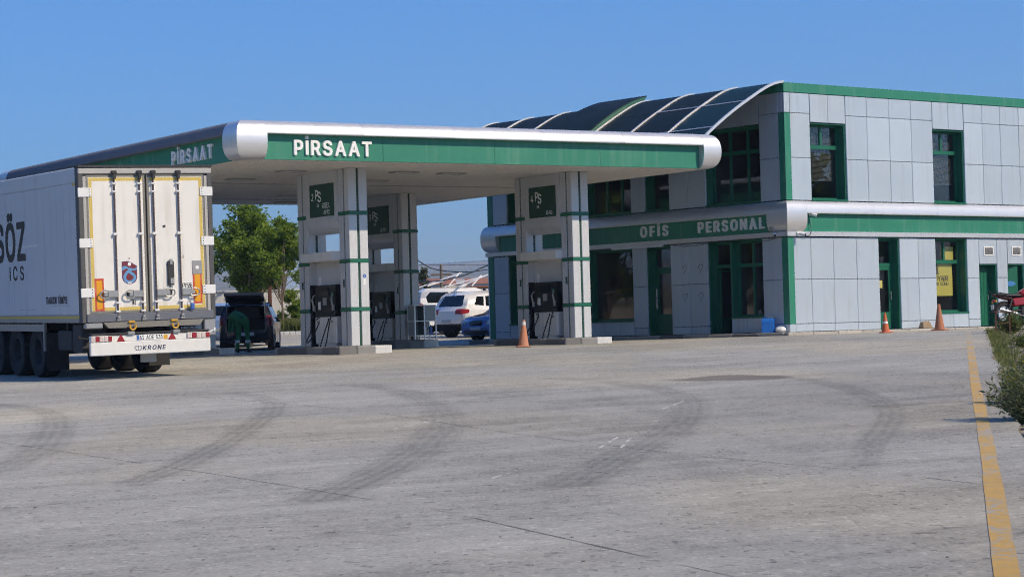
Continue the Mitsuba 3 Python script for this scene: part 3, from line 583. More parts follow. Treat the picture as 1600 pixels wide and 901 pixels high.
# ---------------------------------------------------------------- pylons, pumps and islands
pr('m_kerb_mid', worn((.24, .235, .225), .3, 3, (.12, .115, .11), .45), .85)
PUMP_LABEL = {'2': 'black and pale grey fuel pump in the pylon with sign 2', '4': 'black and pale grey fuel pump behind the cone, in the pylon with sign 4', '3': 'dark shaded fuel pump in the pylon with sign 3', '1': ''}
ISLAND_LABEL = {'2': 'worn concrete island with a pale end stone under the pylon nearest the trailer', '4': 'worn concrete island behind the cone, under the pylon with sign 4', '3': 'shaded concrete island under the metal cabinet and sign 3', '1': ''}
def pylon(v0, u0, base, num, texts, label, hidden=False):
    """two clad columns with a sign box, a shelf and a pump between them; base = island top below the soffit"""
    F = FC @ frame(np.array([u0, v0, 0.]), [1, 0, 0], [0, 1, 0], [0, 0, 1])
    py = thing('pump_pylon', label, 'pylon')
    bands = [-1.06, -2.19, -3.33]
    for c0, c1 in ((0, .50), (2.12, 2.62)):
        co = put(py+'__column', bx(.03, .47, c0+.03, c1-.03, base, -.002), 'm_green_dark', F)
        lev = [-.005]+[x for b in bands for x in (b+.045, b-.045)]+[base+.004]
        for z1, z0 in zip(lev[::2], lev[1::2]):
            for a0, a1 in ((0, .218), (.282, .50)):
                put(co+'__panel', cb(a0, a1, c0, c0+.04, z0, z1, .008), 'm_pylon', F); put(co+'__panel', cb(a0, a1, c1-.04, c1, z0, z1, .008), 'm_pylon', F)
                b0, b1 = c0+a0, c0+a1
                if a0 == 0: b0 += .042
                else: b1 -= .042
                put(co+'__panel', cb(0, .04, b0, b1, z0, z1, .008), 'm_pylon', F); put(co+'__panel', cb(.46, .50, b0, b1, z0, z1, .008), 'm_pylon', F)
        for b in bands: put(co+'__band', cb(-.012, .512, c0-.012, c1+.012, b-.042, b+.042, .006), 'm_green_frame', F)
        put(co+'__notice', bx(-.003, -.001, c0+.28, c0+.36, -2.80, -2.62), 'm_green_dark', F)
    # sign box with rounded underside
    r, zb = .30, -1.50; th = np.linspace(0, math.pi/2, 9)
    left = [(.02+r-r*math.sin(a), zb+r-r*math.cos(a)) for a in th]; right = [(.48-r+r*math.sin(a)*.9, zb+r-r*math.cos(a)) for a in th]
    poly = Polygon([(-.03+0, -.003)]+[(x-.05, z) for x, z in left[::-1]]+[(x+.05, z) for x, z in right[1:]]+[(.53, -.003)]).buffer(0)
    sb = put(py+'__sign_box', prism(poly, 'y', .505, 2.115), 'm_pylon', F, smooth=35)
    for s in (0, 1):
        x = -.034 if s == 0 else .534
        put(sb+'__sign_panel', bx(min(x, x+(-.012 if s == 0 else .012)), max(x, x+(-.012 if s == 0 else .012)), .66, 1.88, -1.08, -.30), 'm_green_dark', F)
        o, xa = ((-.047, 1.88, -1.08), (0, -1, 0)) if s == 0 else ((.547, .66, -1.08), (0, 1, 0))
        G = tframe(F, o, xa, (0, 0, 1))
        def word(t, x, y, h, L=None, bold=False, key='__lettering'):
            ms = [m for c, m in letters(t, h, .004, L, .9, bold, .12)]; m = tm(ms); m.apply_translation([x, y, 0]); put(sb+key, m, 'm_letter', G)
        word(num, .10, .40, .17); word('P', .30, .43, .22, None, True, '__emblem'); word('S', .42, .36, .24, None, True, '__emblem'); word('OIL', .37, .24, .075)
        for t, x, y, h in texts: word(t, x, y, h)
    # shelf and niche
    for s in (-1, 1):
        x0, x1 = (-.20, .22) if s < 0 else (.24, .66)
        put(py+'__shelf', cb(x0, x1, .50-.03, 2.12+.03, -2.16, -1.94, .015), 'm_white', F)
    put(py+'__back_board', bx(.20, .25, .86, 2.085, -3.0, -2.17), 'm_pylon', F)
    [put(py+'__back_frame', bx(.03, .47, q0, q0+.025, base if q1 else -2.70, -2.705 if q1 else -2.17), 'm_black' if q1 else 'm_pylon', F) for q0 in (.505, 2.09) for q1 in (0, 1)]; put(py+'__back_screen', bx(.235, .265, .535, 2.085, base, -3.005), 'm_black', F)  # black lower liners and screen paint in the niche's shade
    put(py+'__notice', bx(.195, .199, 1.85, 1.95, -2.78, -2.5), 'm_white_plain', F)
    # the pump itself
    pu = thing('fuel_pump', PUMP_LABEL[num] if not hidden else 'fuel pump in the pylon mostly hidden behind the trailer', 'fuel pump')
    b0, b1 = .80, 1.88
    put(pu+'__cabinet', [cb(.02, .48, b0, b1, base+.06, -3.48, .02), bx(.05, .45, b0+.1, b1-.1, base, base+.06)], 'm_white', F)
    put(pu+'__head', prism(Polygon([(.02, -3.478), (.48, -3.478), (.46, -2.72), (.04, -2.72)]), 'y', b0+.02, b1-.02), 'm_black', F)
    for s in (0, 1):
        xx = (.008, .022) if s == 0 else (.478, .492)
        q = lambda y0, y1, z0, z1, mt, nm: put(pu+nm, bx(xx[0]+.012*(1-s)*0, xx[1], y0, y1, z0, z1), mt, F)
        q(b0+.35, b1-.35, -2.98, -2.80, 'm_glass_dark', '__display'); q(b0+.45, b1-.45, -3.2, -3.02, 'm_grey', '__keypad')
        q(b0+.1, b0+.2, -3.0, -2.9, 'm_paper_green', '__sticker'); q(b1-.32, b1-.2, -3.3, -3.12, 'm_white', '__sticker')
        [put(pu+'__lock', bx(-.006, .0, q0, q0+.04, -3.62, -3.58), 'm_black', F) for q0 in ((b0+.16, b1-.2) if s == 0 else ())]
        sx = -1 if s == 0 else 1; xb = -.02 if s == 0 else .52
        for y, fl in ((b0+.05, 1), (b1-.05, -1)):
            nz = put(pu+'__nozzle', [tube([(xb, y, -3.30), (xb+sx*.03, y, -3.16), (xb+sx*.05, y, -3.05)], .026), tube([(xb+sx*.05, y, -3.05), (xb+sx*.02, y+fl*.02, -2.97), (xb-sx*.02, y+fl*.03, -2.95)], .016), cb(xb-.03, xb+.03, y-.035, y+.035, -3.34, -3.2, .01)], 'm_steel', F)
            lo = base-.12 if fl > 0 else base+.08
            put(pu+'__hose', tube(curve([(xb, y, -3.32), (xb+sx*.10, y+fl*.01, -3.6), (xb+sx*.15, y+fl*.03, base+.3), (xb+sx*.26, y+fl*.07, lo+.06), (xb+sx*.28, y+fl*.14, lo+.02), (xb+sx*.20, y+fl*.20, base+.2), (xb+sx*.05, y+fl*.19, -3.55)], 34), .016, 7), 'm_black', F)
    put(pu+'__mast', [cb(.05, .10, .54, .60, base, -2.17, .006)], 'm_steel', F); put(pu+'__hose', tube(curve([(.24, .72, -2.74), (.2, .75, -2.45), (.24, .70, -2.18)], 12), .014, 6), 'm_black', F)
    # island
    isl = thing('pump_island', ISLAND_LABEL[num] if not hidden else 'raised concrete island beside the trailer at the left', 'kerb')
    a0, a1, c0, c1 = -.50, .92, -.30, 3.05
    put(isl+'__slab', bx(a0+.13, a1-.13, c0+.13, c1-.13, base-.4, base-.003), 'm_kerb', F)
    def stones(x0, x1, y0, y1, n, along, mats):
        e = np.linspace(0, 1, n+1)
        for i in range(n):
            if along == 'x': m = cb(x0+(x1-x0)*e[i]+.004, x0+(x1-x0)*e[i+1]-.004, y0, y1, base-.4, base+rng.uniform(-.006, .004), .022)
            else: m = cb(x0, x1, y0+(y1-y0)*e[i]+.004, y0+(y1-y0)*e[i+1]-.004, base-.4, base+rng.uniform(-.006, .004), .022)
            put(isl+'__kerb_stone', m, mats[i % len(mats)], F)
    stones(a0, a1, c0, c0+.13, 3, 'x', ('m_kerb_dark', 'm_kerb_mid', 'm_kerb_light')); stones(a0, a1, c1-.13, c1, 3, 'x', ('m_kerb', 'm_kerb_dark'))
    stones(a0, a0+.13, c0+.132, c1-.132, 4, 'y', ('m_kerb_dark', 'm_kerb_mid', 'm_kerb_dark', 'm_kerb_dark')); stones(a1-.13, a1, c0+.132, c1-.132, 4, 'y', ('m_kerb', 'm_kerb_dark'))
    return py, F
pr('m_paper_green', (.03, .16, .10), .6)
AI = 'Aİ'
py2, F2 = pylon(1.63, 2.97, -4.19, '2', [('DIZEL', .66, .20, .12), (AI+'-92', .72, .05, .10)], 'grey clad pylon with sign 2, lit on its front column, nearest to the trailer')
py4, F4 = pylon(1.35, 9.12, -4.15, '4', [(AI+'-92', .78, .05, .10)], 'grey clad pylon with sign 4 before the office, lit front column')
py3, F3 = pylon(9.5, 8.90, -4.10, '3', [(AI+'-92', .74, .05, .10)], 'grey clad pylon with sign 3, wholly in shade behind, beside the metal cabinet')
py1, F1 = pylon(9.85, 2.80, -4.18, '1', [('DIZEL', .66, .20, .12)], 'grey clad pylon in the rear row, almost hidden by the trailer', hidden=True)
st = thing('info_sticker', 'round blue information sticker on the lit column of pylon 2', 'sticker')
m = trimesh.creation.cylinder(.045, .003, sections=20); m.apply_transform(trimesh.transformations.rotation_matrix(math.pi/2, [1, 0, 0])); m.apply_translation([.38, -.003, -2.55]); pr('m_blue', (.05, .13, .42), .4); put(st+'__disc', m, 'm_blue', F2)
put(st+'__tag', bx(.35, .41, -.003, -.001, -2.75, -2.62), 'm_white_plain', F2)
put(st+'__mark', [bx(.376, .384, -.0065, -.005, -2.57, -2.545), bx(.376, .384, -.0065, -.005, -2.538, -2.53)], 'm_white_plain', F2)
# open metal cabinet beside pylon 3
sh = thing('metal_cabinet', 'grey open metal cabinet with two columns of shelves beside pylon 3', 'cabinet')
FS = F3 @ frame(np.array([.02, -.55, -4.10]), [1, 0, 0], [0, 1, 0], [0, 0, 1])
pr('m_cab', worn((.30, .33, .34), .15, 3), .5, .2); pr('m_cab_dark', (.12, .15, .15), .5)
w_, d_, h_ = .70, .40, .96
[put(sh+'__upright', bx(a, a+.03, b, b+.03, 0, h_), 'm_alu', FS) for a in (0, .30, w_-.03) for b in (0, d_-.03)]
for z in (.10, .50, h_-.02): put(sh+'__shelf', bx(.004, w_-.004, .004, d_-.004, z, z+.022), 'm_alu', FS)
put(sh+'__back_panel', bx(.03, w_-.03, d_-.012, d_-.006, .1, h_-.02), 'm_cab', FS); put(sh+'__side_panel', bx(.006, .014, .03, d_-.03, .1, h_-.02), 'm_cab', FS)
put(sh+'__front_panel', bx(.33, w_-.03, .008, .014, .522, h_-.022), 'm_cab', FS); put(sh+'__divider', bx(.31, .32, .03, d_-.03, .12, h_-.02), 'm_cab_dark', FS)
for i, (x, h) in enumerate(((.36, .2), (.45, .16), (.55, .24))):
    bt = thing('oil_bottle', ('small pale oil bottle left on the cabinet shelf', 'short oil bottle in the middle of the cabinet shelf', 'taller oil bottle on the right of the cabinet shelf')[i], 'bottle')
    put(bt+'__body', cb(x, x+.075, .1, .18, .123, .123+h, .015), ('m_white_plain', 'm_grey', 'm_blue')[i], FS); put(bt+'__cap', bar([x+.037, .14, .123+h], [x+.037, .14, .16+h], .016, 10), 'm_black', FS)
# ---------------------------------------------------------------- refrigerated trailer
tr = thing('truck_trailer', 'white refrigerated semi-trailer seen from behind with closed double doors', 'trailer')
TL, TW, TH = 13.6, 2.58, 2.84
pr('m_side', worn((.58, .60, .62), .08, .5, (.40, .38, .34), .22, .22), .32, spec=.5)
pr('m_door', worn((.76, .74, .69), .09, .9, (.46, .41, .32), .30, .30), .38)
pr('m_post', worn((.075, .075, .075), .2, 3), .55)
pr('m_tape', worn((.60, .45, .11), .15, 3, (.4, .3, .15), .25), .45)
pr('m_seal', worn((.20, .19, .165), .2, 3), .6)
pr('m_orange_plate', worn((.72, .33, .015), .1, 3), .35); pr('m_red_plate', worn((.52, .075, .03), .2, 6, (.7, .6, .5), .3), .4)
pr('m_hinge', (.74, .74, .72), .4); pr('m_bar', (.10, .075, .07), .55); pr('m_trim_grey', worn((.42, .41, .385), .15, 3, (.25, .23, .2), .3), .5)
pr('m_lens_red', (.30, .022, .028), .25); pr('m_lens_pale', (.62, .52, .47), .15)
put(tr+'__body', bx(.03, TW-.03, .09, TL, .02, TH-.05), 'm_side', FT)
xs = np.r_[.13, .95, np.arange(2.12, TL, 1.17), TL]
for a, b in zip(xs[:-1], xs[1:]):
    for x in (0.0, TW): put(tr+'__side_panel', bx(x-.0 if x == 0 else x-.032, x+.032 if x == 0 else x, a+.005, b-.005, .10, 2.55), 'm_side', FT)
for x0, x1 in ((-.012, .03), (TW-.03, TW+.012)):
    put(tr+'__top_rail', bx(x0, x1, .12, TL, 2.555, TH-.02), 'm_side', FT); put(tr+'__bottom_rail', bx(x0, x1, .12, TL, -.05, .095), 'm_steel', FT)
    put(tr+'__reflective_tape', bx(x0-.003 if x0 < 0 else x1, x0 if x0 < 0 else x1+.003, .14, TL-.1, .025, .075), 'm_tape', FT)
put(tr+'__reflective_tape', bx(-.016, -.0125, .13, .36, 2.50, 2.552), 'm_tape', FT)
put(tr+'__roof', cb(.0, TW, .02, TL, TH-.05, TH, .03), 'm_white', FT)
for z, v0 in ((.27, 1.2), (.20, 3.2)): put(tr+'__rub_strip', bx(-.004, -.0005, v0-.5, v0+.6, z, z+.005), 'm_seal', FT)
put(tr+'__scuff', bx(-.0025, -.0008, 2.5, 5.6, 1.43, 1.475), 'm_white', FT)
# rear frame
put(tr+'__rear_post', [cb(-.035, .06, -.02, .16, -.06, TH-.02, .01)], 'm_post', FT); put(tr+'__rear_post', [cb(TW-.06, TW+.035, -.02, .16, -.06, TH-.02, .01)], 'm_post', FT)
put(tr+'__post_trim', bx(.062, .115, -.012, .10, .0, 2.66), 'm_trim_grey', FT); put(tr+'__post_trim', bx(TW-.115, TW-.062, -.012, .10, .0, 2.66), 'm_trim_grey', FT)
put(tr+'__header', cb(-.03, TW+.03, -.03, .16, 2.70, 2.81, .012), 'm_trim_grey', FT); put(tr+'__header_cap', cb(-.04, TW+.04, -.04, .16, 2.812, 2.862, .008), 'm_chassis', FT)
put(tr+'__sill', cb(.05, TW-.02, -.05, .12, -.055, .105, .012), 'm_alu_dull_shade', FT, label='dull metal sill below the doors')
for s, (d0, d1) in enumerate(((.12, 1.272), (1.31, TW-.12))):
    dr_ = put(tr+'__door', cb(d0+.04, d1-.04 if s else d1-.045, -.006, .085, .15, 2.64, .006), 'm_door', FT)
    put(dr_+'__seal', [bx(d0, d0+.045, .0, .09, .11, 2.68), bx(d1-.045, d1, .0, .09, .11, 2.68), bx(d0+.045, d1-.045, .0, .09, .11, .15), bx(d0+.045, d1-.045, .0, .09, 2.64, 2.68)], 'm_seal', FT)
    t = .062; yy0, yy1 = -.0085, -.006
    put(dr_+'__reflective_tape', [bx(d0+.05, d1-.05, yy0, yy1, .155, .155+t), bx(d0+.05, d1-.05, yy0, yy1, 2.63-t, 2.63), bx(d0+.05, d0+.05+t, yy0, yy1, .155+t, 2.63-t) if s == 0 else bx(d1-.05-t, d1-.05, yy0, yy1, .155+t, 2.63-t)], 'm_tape', FT)
for i, u in enumerate((.655, 1.15, 1.423, 1.922)):
    b = put(tr+'__lock_bar', tube([(u, -.045, -.02), (u, -.045, 2.76)], .017, 10), 'm_bar', FT, smooth=40)
    for z0, z1 in ((.10, .34), (2.33, 2.56)):
        put(b+'__guide', [cb(u-.035, u+.035, -.03, -.006, z0, z1, .006)]+[cb(u-.045, u+.045, -.072, -.02, z, z+.035, .008) for z in (z0+.02, z1-.06)], 'm_hinge', FT)
    put(b+'__guide', cb(u-.05, u+.05, -.07, -.006, 1.55, 1.60, .01), 'm_hinge', FT)
    put(b+'__keeper', [cb(u-.045, u+.045, -.09, -.03, -.045, .0, .01), cb(u-.03, u+.03, -.1, -.05, .0, .06, .01)], 'm_steel', FT)
    put(b+'__keeper', [cb(u-.05, u+.05, -.09, -.03, 2.70, 2.76, .01), cb(u-.028, u+.028, -.1, -.05, 2.60, 2.7, .01)], 'm_chassis', FT)
for i, (u, sg, z) in enumerate(((.655, -1, .44), (1.15, -1, .43), (1.423, 1, .44), (1.922, 1, .44))):
    h = put(tr+'__handle', cb(u+sg*.0, u+sg*.20, -.085, -.055, z-.04, z+.09, .012), 'm_steel', FT)
    rr = [(u+sg*.18, -.075, z+.075), (u+sg*.32, -.085, z+.075), (u+sg*.345, -.085, z+.05), (u+sg*.345, -.085, z-.01), (u+sg*.32, -.085, z-.035), (u+sg*.18, -.075, z-.035)]
    put(h+'__grip', tube(curve(rr, 22), .014, 7), 'm_steel', FT); put(h+'__pad', cb(u+sg*.19, u+sg*.27, -.07, -.01, z-.02, z+.06, .008), 'm_steel', FT); put(h+'__recess', bx(u+sg*.27, u+sg*.33, -.012, -.007, z-.015, z+.055), 'm_black', FT)
for z in (2.36, 1.42, .50):
    for x0, x1 in ((-.045, .215), (TW-.215, TW+.045)):
        h = put(tr+'__hinge', cb(x0, x1, -.03, -.009, z-.085, z+.085, .006), 'm_hinge', FT)
        inner = x1-.04 if x0 < 0 else x0+.04
        put(h+'__bolt', [bar([inner, -.034, z+dz], [inner, -.028, z+dz], .011, 8) for dz in (-.055, 0, .055)], 'm_chassis', FT)
for (x0, x1, z0, z1) in ((.225, .405, .155, .76), (2.175, 2.355, .235, .86)):
    m = put(tr+'__marker_plate', bx(x0, x1, -.012, -.009, z0, z1), 'm_red_plate', FT, label='orange marker plate with red border'); put(m+'__centre', bx(x0+.035, x1-.035, -.0155, -.0125, z0+.04, z1-.04), 'm_orange_plate', FT)
# emblem on the left door: maroon shield with blue swirl, ball and star
pr('m_maroon', (.16, .025, .035), .45); pr('m_skyblue', (.12, .29, .50), .45); pr('m_emblem_rim', (.08, .12, .3), .45)
W_ = .285; Hh = .43
sh_pts = [(0, .41)]+[(W_*t, .41+.03*math.sin(t*math.pi*1.25)-.055*t) for t in np.linspace(.1, 1, 9)]+[(W_, .13)]+[(W_/2+W_/2*math.cos(a), .13-.13*math.sin(a)) for a in np.linspace(.1, math.pi-.1, 12)]+[(0, .13)]
shield = Polygon(sh_pts).buffer(0)
G = tframe(FT, (.772, -.0095, .645), (1, 0, 0), (0, 0, 1))
em = put(tr+'__emblem', prism(shield.buffer(.006), 'z', 0, .0015), 'm_emblem_rim', G, label='maroon and sky blue shield emblem under a small star')
put(em+'__field', prism(shield, 'z', .0015, .0028), 'm_maroon', G)
sw = LineString(curve([(.0, .30, 0), (.07, .315, 0), (.13, .285, 0), (.19, .265, 0), (.28, .285, 0)], 16)[:, :2]).buffer(.017)
sw = sw.union(LineString(curve([(.17, .27, 0), (.15, .22, 0), (.20, .185, 0), (.245, .13, 0), (.21, .06, 0), (.14, .035, 0), (.07, .06, 0), (.045, .13, 0), (.08, .20, 0), (.15, .255, 0)], 40)[:, :2]).buffer(.026)).union(LineString([(.0, .27), (.06, .30)]).buffer(.02)).intersection(shield)
put(em+'__swirl', prism(sw.simplify(.001), 'z', .0028, .004), 'm_skyblue', G)
put(em+'__ball', prism(Point(.145, .37).buffer(.034), 'z', .0028, .0045), 'm_white_plain', G)
put(em+'__year_bar', prism(Polygon([(.105, .012), (.18, .012), (.18, .03), (.105, .03)]), 'z', .0041, .005), 'm_white_plain', G)
put(em+'__star', prism(Polygon([((.022 if i % 2 == 0 else .009)*math.sin(i*math.pi/5)+.145, (.022 if i % 2 == 0 else .009)*math.cos(i*math.pi/5)+.475) for i in range(10)]), 'z', 0, .002), 'm_maroon', G)
pr('m_print', (.02, .021, .024), .5); pr('m_print_blue', (.03, .035, .08), .5)
def sign(key, text, h, o, xa, ya, L=None, mt='m_print', sq=.85, bold=True, italic=0, weight=0., **kw):
    m = tm([m for c, m in letters(text, h, .0025, L, sq, bold, .14, .35, weight)])
    if italic: m.vertices[:, 0] += m.vertices[:, 1]*italic
    return put(key, m, mt, tframe(FT, o, xa, ya), **kw)
X1, Z1 = (1, 0, 0), (0, 0, 1)
sign(tr+'__lettering', 'TR', .085, (.93, -.009, .255), X1, Z1, .095)
put(tr+'__plate_patch', bx(1.95, 2.17, -.0085, -.0062, .515, .65), 'm_white_plain', FT)
sign(tr+'__lettering', 'PT 535', .085, (1.955, -.0095, .54), X1, Z1, .205)
put(tr+'__bracket', [cb(1.665, 1.79, -.05, -.007, .60, 1.05, .008)], 'm_chassis', FT); put(tr+'__bracket_clip', [cb(1.70, 1.755, -.07, -.03, .98, 1.09, .006), cb(1.70, 1.78, -.075, -.03, .62, .73, .006), cb(1.71, 1.75, -.06, -.02, .49, .60, .006)], 'm_steel', FT)
put(tr+'__document_box', cb(2.165, 2.365, -.02, -.007, .79, 1.05, .006), 'm_grey', FT); put(tr+'__document_disc', bar([2.265, -.026, .92], [2.265, -.02, .92], .035, 16), 'm_white_plain', FT)
put(tr+'__latch_hole', bx(1.60, 1.655, -.014, -.0062, 1.685, 1.73), 'm_chassis', FT)
put(tr+'__vent_slot', bx(1.985, 1.998, -.0095, -.0062, 1.1, 1.16), 'm_chassis', FT)
put(tr+'__padlock', [cb(2.08, 2.165, -.10, -.06, .12, .25, .02)], 'm_blue', FT, label='blue padlock hanging from the right handle'); put(tr+'__padlock_shackle', tube(curve([(2.10, -.08, .25), (2.10, -.08, .33), (2.122, -.08, .36), (2.145, -.08, .33), (2.145, -.08, .25)], 12), .007, 6), 'm_steel', FT)
# buffers, hooks, bumper and lamps
put(tr+'__buffer', cb(.0, .34, -.09, .05, -.17, -.065, .02), 'm_steel', FT); put(tr+'__buffer', prism(Polygon([(.36, -.06), (2.35, -.06), (2.27, -.17), (.46, -.17)]), 'y', -.06, .06), 'm_seal', FT)
put(tr+'__buffer', cb(2.36, 2.6, -.04, .1, -.38, -.07, .02), 'm_steel', FT)
pr('m_hook', (.62, .34, .03), .45)
for u in (.90, 1.745):
    h = put(tr+'__hook', cb(u-.065, u+.065, -.10, -.061, -.085, -.045, .01), 'm_hook', FT); t_ = np.linspace(-.5, math.pi+.5, 18)
    put(h+'__ring', tube([(u+.01+.062*math.cos(a)*(.95), -.11, -.145-.062*math.sin(a)*1.05) for a in t_], .017, 8), 'm_hook', FT)
put(tr+'__bumper', cb(.075, 2.455, -.10, -.02, -.675, -.425, .014), 'm_white', FT, label='white rear bumper beam with maker lettering')
put(tr+'__lamp_board', cb(.075, 2.455, -.075, -.02, -.424, -.30, .008), 'm_white', FT); put(tr+'__bumper_bar', cb(.09, 2.44, -.11, -.0, -.298, -.258, .012), 'm_chassis', FT)
for u in (.80, 1.7): put(tr+'__bumper_clamp', cb(u, u+.14, -.13, .0, -.30, -.24, .01), 'm_steel', FT)
for x0, x1 in ((.085, .50), (1.985, 2.445)):
    l = put(tr+'__tail_lamp', cb(x0, x1, -.10, -.076, -.418, -.305, .008), 'm_white_plain', FT)
    w = (x1-x0)/5
    for i, mt in enumerate(('m_lens_pale', 'm_lens_red', 'm_lens_pale', 'm_lens_pale', 'm_lens_red')): put(l+'__lens', cb(x0+i*w+.006, x0+(i+1)*w-(.0 if i == 1 else .006), -.112, -.1, -.410, -.313, .004), mt, FT)
for u in (.675, 1.69):
    put(tr+'__reflector', prism(Polygon([(u-.08, -.42), (u+.08, -.42), (u, -.285)]), 'y', -.088, -.076), 'm_lens_red', FT)
put(tr+'__side_reflector', bx(1.49, 1.60, -.082, -.076, -.41, -.33), 'm_hook', FT)
pl = put(tr+'__number_plate', cb(.985, 1.515, -.088, -.076, -.418, -.308, .004), 'm_white_plain', FT); put(pl+'__band', bx(.99, 1.035, -.0905, -.0885, -.413, -.313), 'm_blue', FT)
sign(pl+'__lettering', '61 ADE 535', .075, (1.045, -.0892, -.40), X1, Z1, .455, 'm_print', .75)
sign(tr+'__lettering', 'KRONE', .078, (1.09, -.101, -.595), X1, Z1, .45, 'm_print_blue', 1.05, True, .2, .03)
cr = [Polygon([(0, 0), (.10, 0), (.10, .012), (0, .012)])]+[LineString(curve([(.05+s*.04, .016, 0), (.05+s*.068, .05, 0), (.05+s*.05, .078, 0), (.05+s*.02, .07, 0)], 10)[:, :2]).buffer(.006) for s in (-1, 1)]+[LineString([(.05, .02), (.05, .072)]).buffer(.006), Point(.05, .082).buffer(.01)]
put(tr+'__crown_mark', [prism(c, 'z', 0, .002) for c in cr], 'm_print_blue', tframe(FT, (.955, -.101, -.60), X1, Z1))
put(tr+'__lamp_arm', [tube([(.09, -.04, -.36), (-.10, -.03, -.33)], .014), cb(-.14, -.09, -.05, -.01, -.35, -.29, .01)], 'm_rubber', FT); put(tr+'__lamp_arm', [tube([(2.44, -.04, -.33), (2.55, -.05, -.27)], .014), cb(2.54, 2.58, -.07, -.02, -.31, -.23, .01)], 'm_hinge', FT)
# side lettering (the side reads towards the rear)
def side_sign(text, h, v, n, L, sq, bold=True, weight=0.): sign(tr+'__side_lettering', text, h, (-.0035, v, n), (0, -1, 0), Z1, L, 'm_print', sq, bold, 0, weight)
side_sign('SÖZ', .72, 5.22, 1.205, 1.92, .90, True, .03)
side_sign('ICS', .27, 4.36, .80, .92, 1.15); side_sign('TRABZON TÜRKİYE', .125, 2.14, .315, 1.26, .75, True, .025)
# underbody
put(tr+'__chassis_beam', [bx(.75, .9, .05, TL-.4, -.35, .0), bx(1.68, 1.83, .05, TL-.4, -.35, .0)], 'm_chassis', FT)
put(tr+'__cross_member', [bx(.2, 2.38, v, v+.08, -.2, -.02) for v in np.arange(.4, TL, 1.1)], 'm_chassis', FT)
put(tr+'__bumper_arm', [bx(.75, .85, -.02, .5, -.6, -.3), bx(1.73, 1.83, -.02, .5, -.6, -.3)], 'm_chassis', FT)
put(tr+'__side_guard', [bx(.0, .05, 2.3, 9.5, -.22, -.08), bx(.0, .05, 6.4, 9.5, -.55, -.45)]+[bx(.01, .06, v, v+.06, -.6, -.05) for v in (2.35, 6.5, 9.4)], 'm_steel', FT)
put(tr+'__tool_box', cb(.05, .55, .28, .80, -.62, -.08, .02), 'm_chassis', FT, smooth=False); put(tr+'__tool_box', cb(.05, .6, .86, 1.65, -.58, -.2, .02), 'm_chassis', FT)
put(tr+'__stowed_pallet', [bx(2.0, 2.5, .3, 1.6, -.5, -.45), bx(2.0, 2.5, .3, 1.6, -.3, -.26), bx(2.0, 2.06, .3, 1.6, -.45, -.3), bx(2.44, 2.5, .3, 1.6, -.45, -.3)], 'm_chassis', FT)
def tyre_profile(R, w):
    return [(R*.56, -w*.40), (R*.72, -w*.47), (R*.9, -w*.5), (R*.965, -w*.46), (R, -w*.36), (R, w*.36), (R*.965, w*.46), (R*.9, w*.5), (R*.72, w*.47), (R*.56, w*.40), (R*.54, w*.2), (R*.54, -w*.2), (R*.56, -w*.40)]
def rim_mesh(R, w, n=8):
    rr = R*.56; parts = [lathe([(rr, w*.40), (rr*.94, w*.42), (rr*.88, w*.30), (rr*.82, w*.1), (rr*.5, w*.16), (rr*.3, w*.16), (.0, w*.2), (.0, -w*.2), (rr, -w*.3), (rr, w*.40)], 28)]
    for i in range(n):
        a = i*2*math.pi/n; parts.append(trimesh.creation.cylinder(.02, .05, sections=6).apply_translation([rr*.42*math.cos(a), rr*.42*math.sin(a), w*.17]))
    return parts
TOX = trimesh.transformations.rotation_matrix(-math.pi/2, [0, 1, 0])
wheel_lbl = 'black trailer wheel with dusty tyre'
for v in (2.95, 4.27, 5.59):
    put(tr+'__axle', bar([.3, v, -.62], [2.3, v, -.62], .07, 12), 'm_chassis', FT)
    for u, flip in ((.24, 1), (2.34, -1)):
        wk_ = numbered(tr+'__wheel'); M = frame(np.array([u, v, -.625]), [1, 0, 0], [0, 1, 0], Z) @ TOX
        if flip < 0: M = M @ trimesh.transformations.rotation_matrix(math.pi, [1, 0, 0])
        rm_ = tm(rim_mesh(.50, .385)); tv = lathe(tyre_profile(.50, .385), 48)
        put(wk_, tv, 'm_rubber', FT @ M, smooth=35); put(wk_+'__rim', rm_, 'm_chassis', FT @ M, smooth=30)
    put(tr+'__mudguard', [tube([(x, v+.56*math.cos(a), -.62+.56*math.sin(a)) for a in np.linspace(.35, math.pi-.35, 12)], .012, 5) for x in (.06, .24, .42)], 'm_black', FT)
put(tr+'__mud_flap', bx(.02, .46, 2.25, 2.265, -.98, -.25), 'm_rubber', FT); put(tr+'__mud_flap', bx(2.1, 2.54, 2.25, 2.265, -.98, -.25), 'm_rubber', FT)
put(tr+'__mud_flap', bx(1.42, 1.74, .9, .915, -.86, -.66), 'm_white', FT)
for u in (.55, 1.95): put(tr+'__landing_leg', [cb(u, u+.14, 10.3, 10.44, -1.0, 0, .02), cb(u-.05, u+.19, 10.2, 10.54, -1.11, -1.06, .01)], 'm_chassis', FT)
put(tr+'__fridge_unit', cb(.25, 2.33, TL+.01, TL+.5, .6, 2.7, .05), 'm_white', FT)
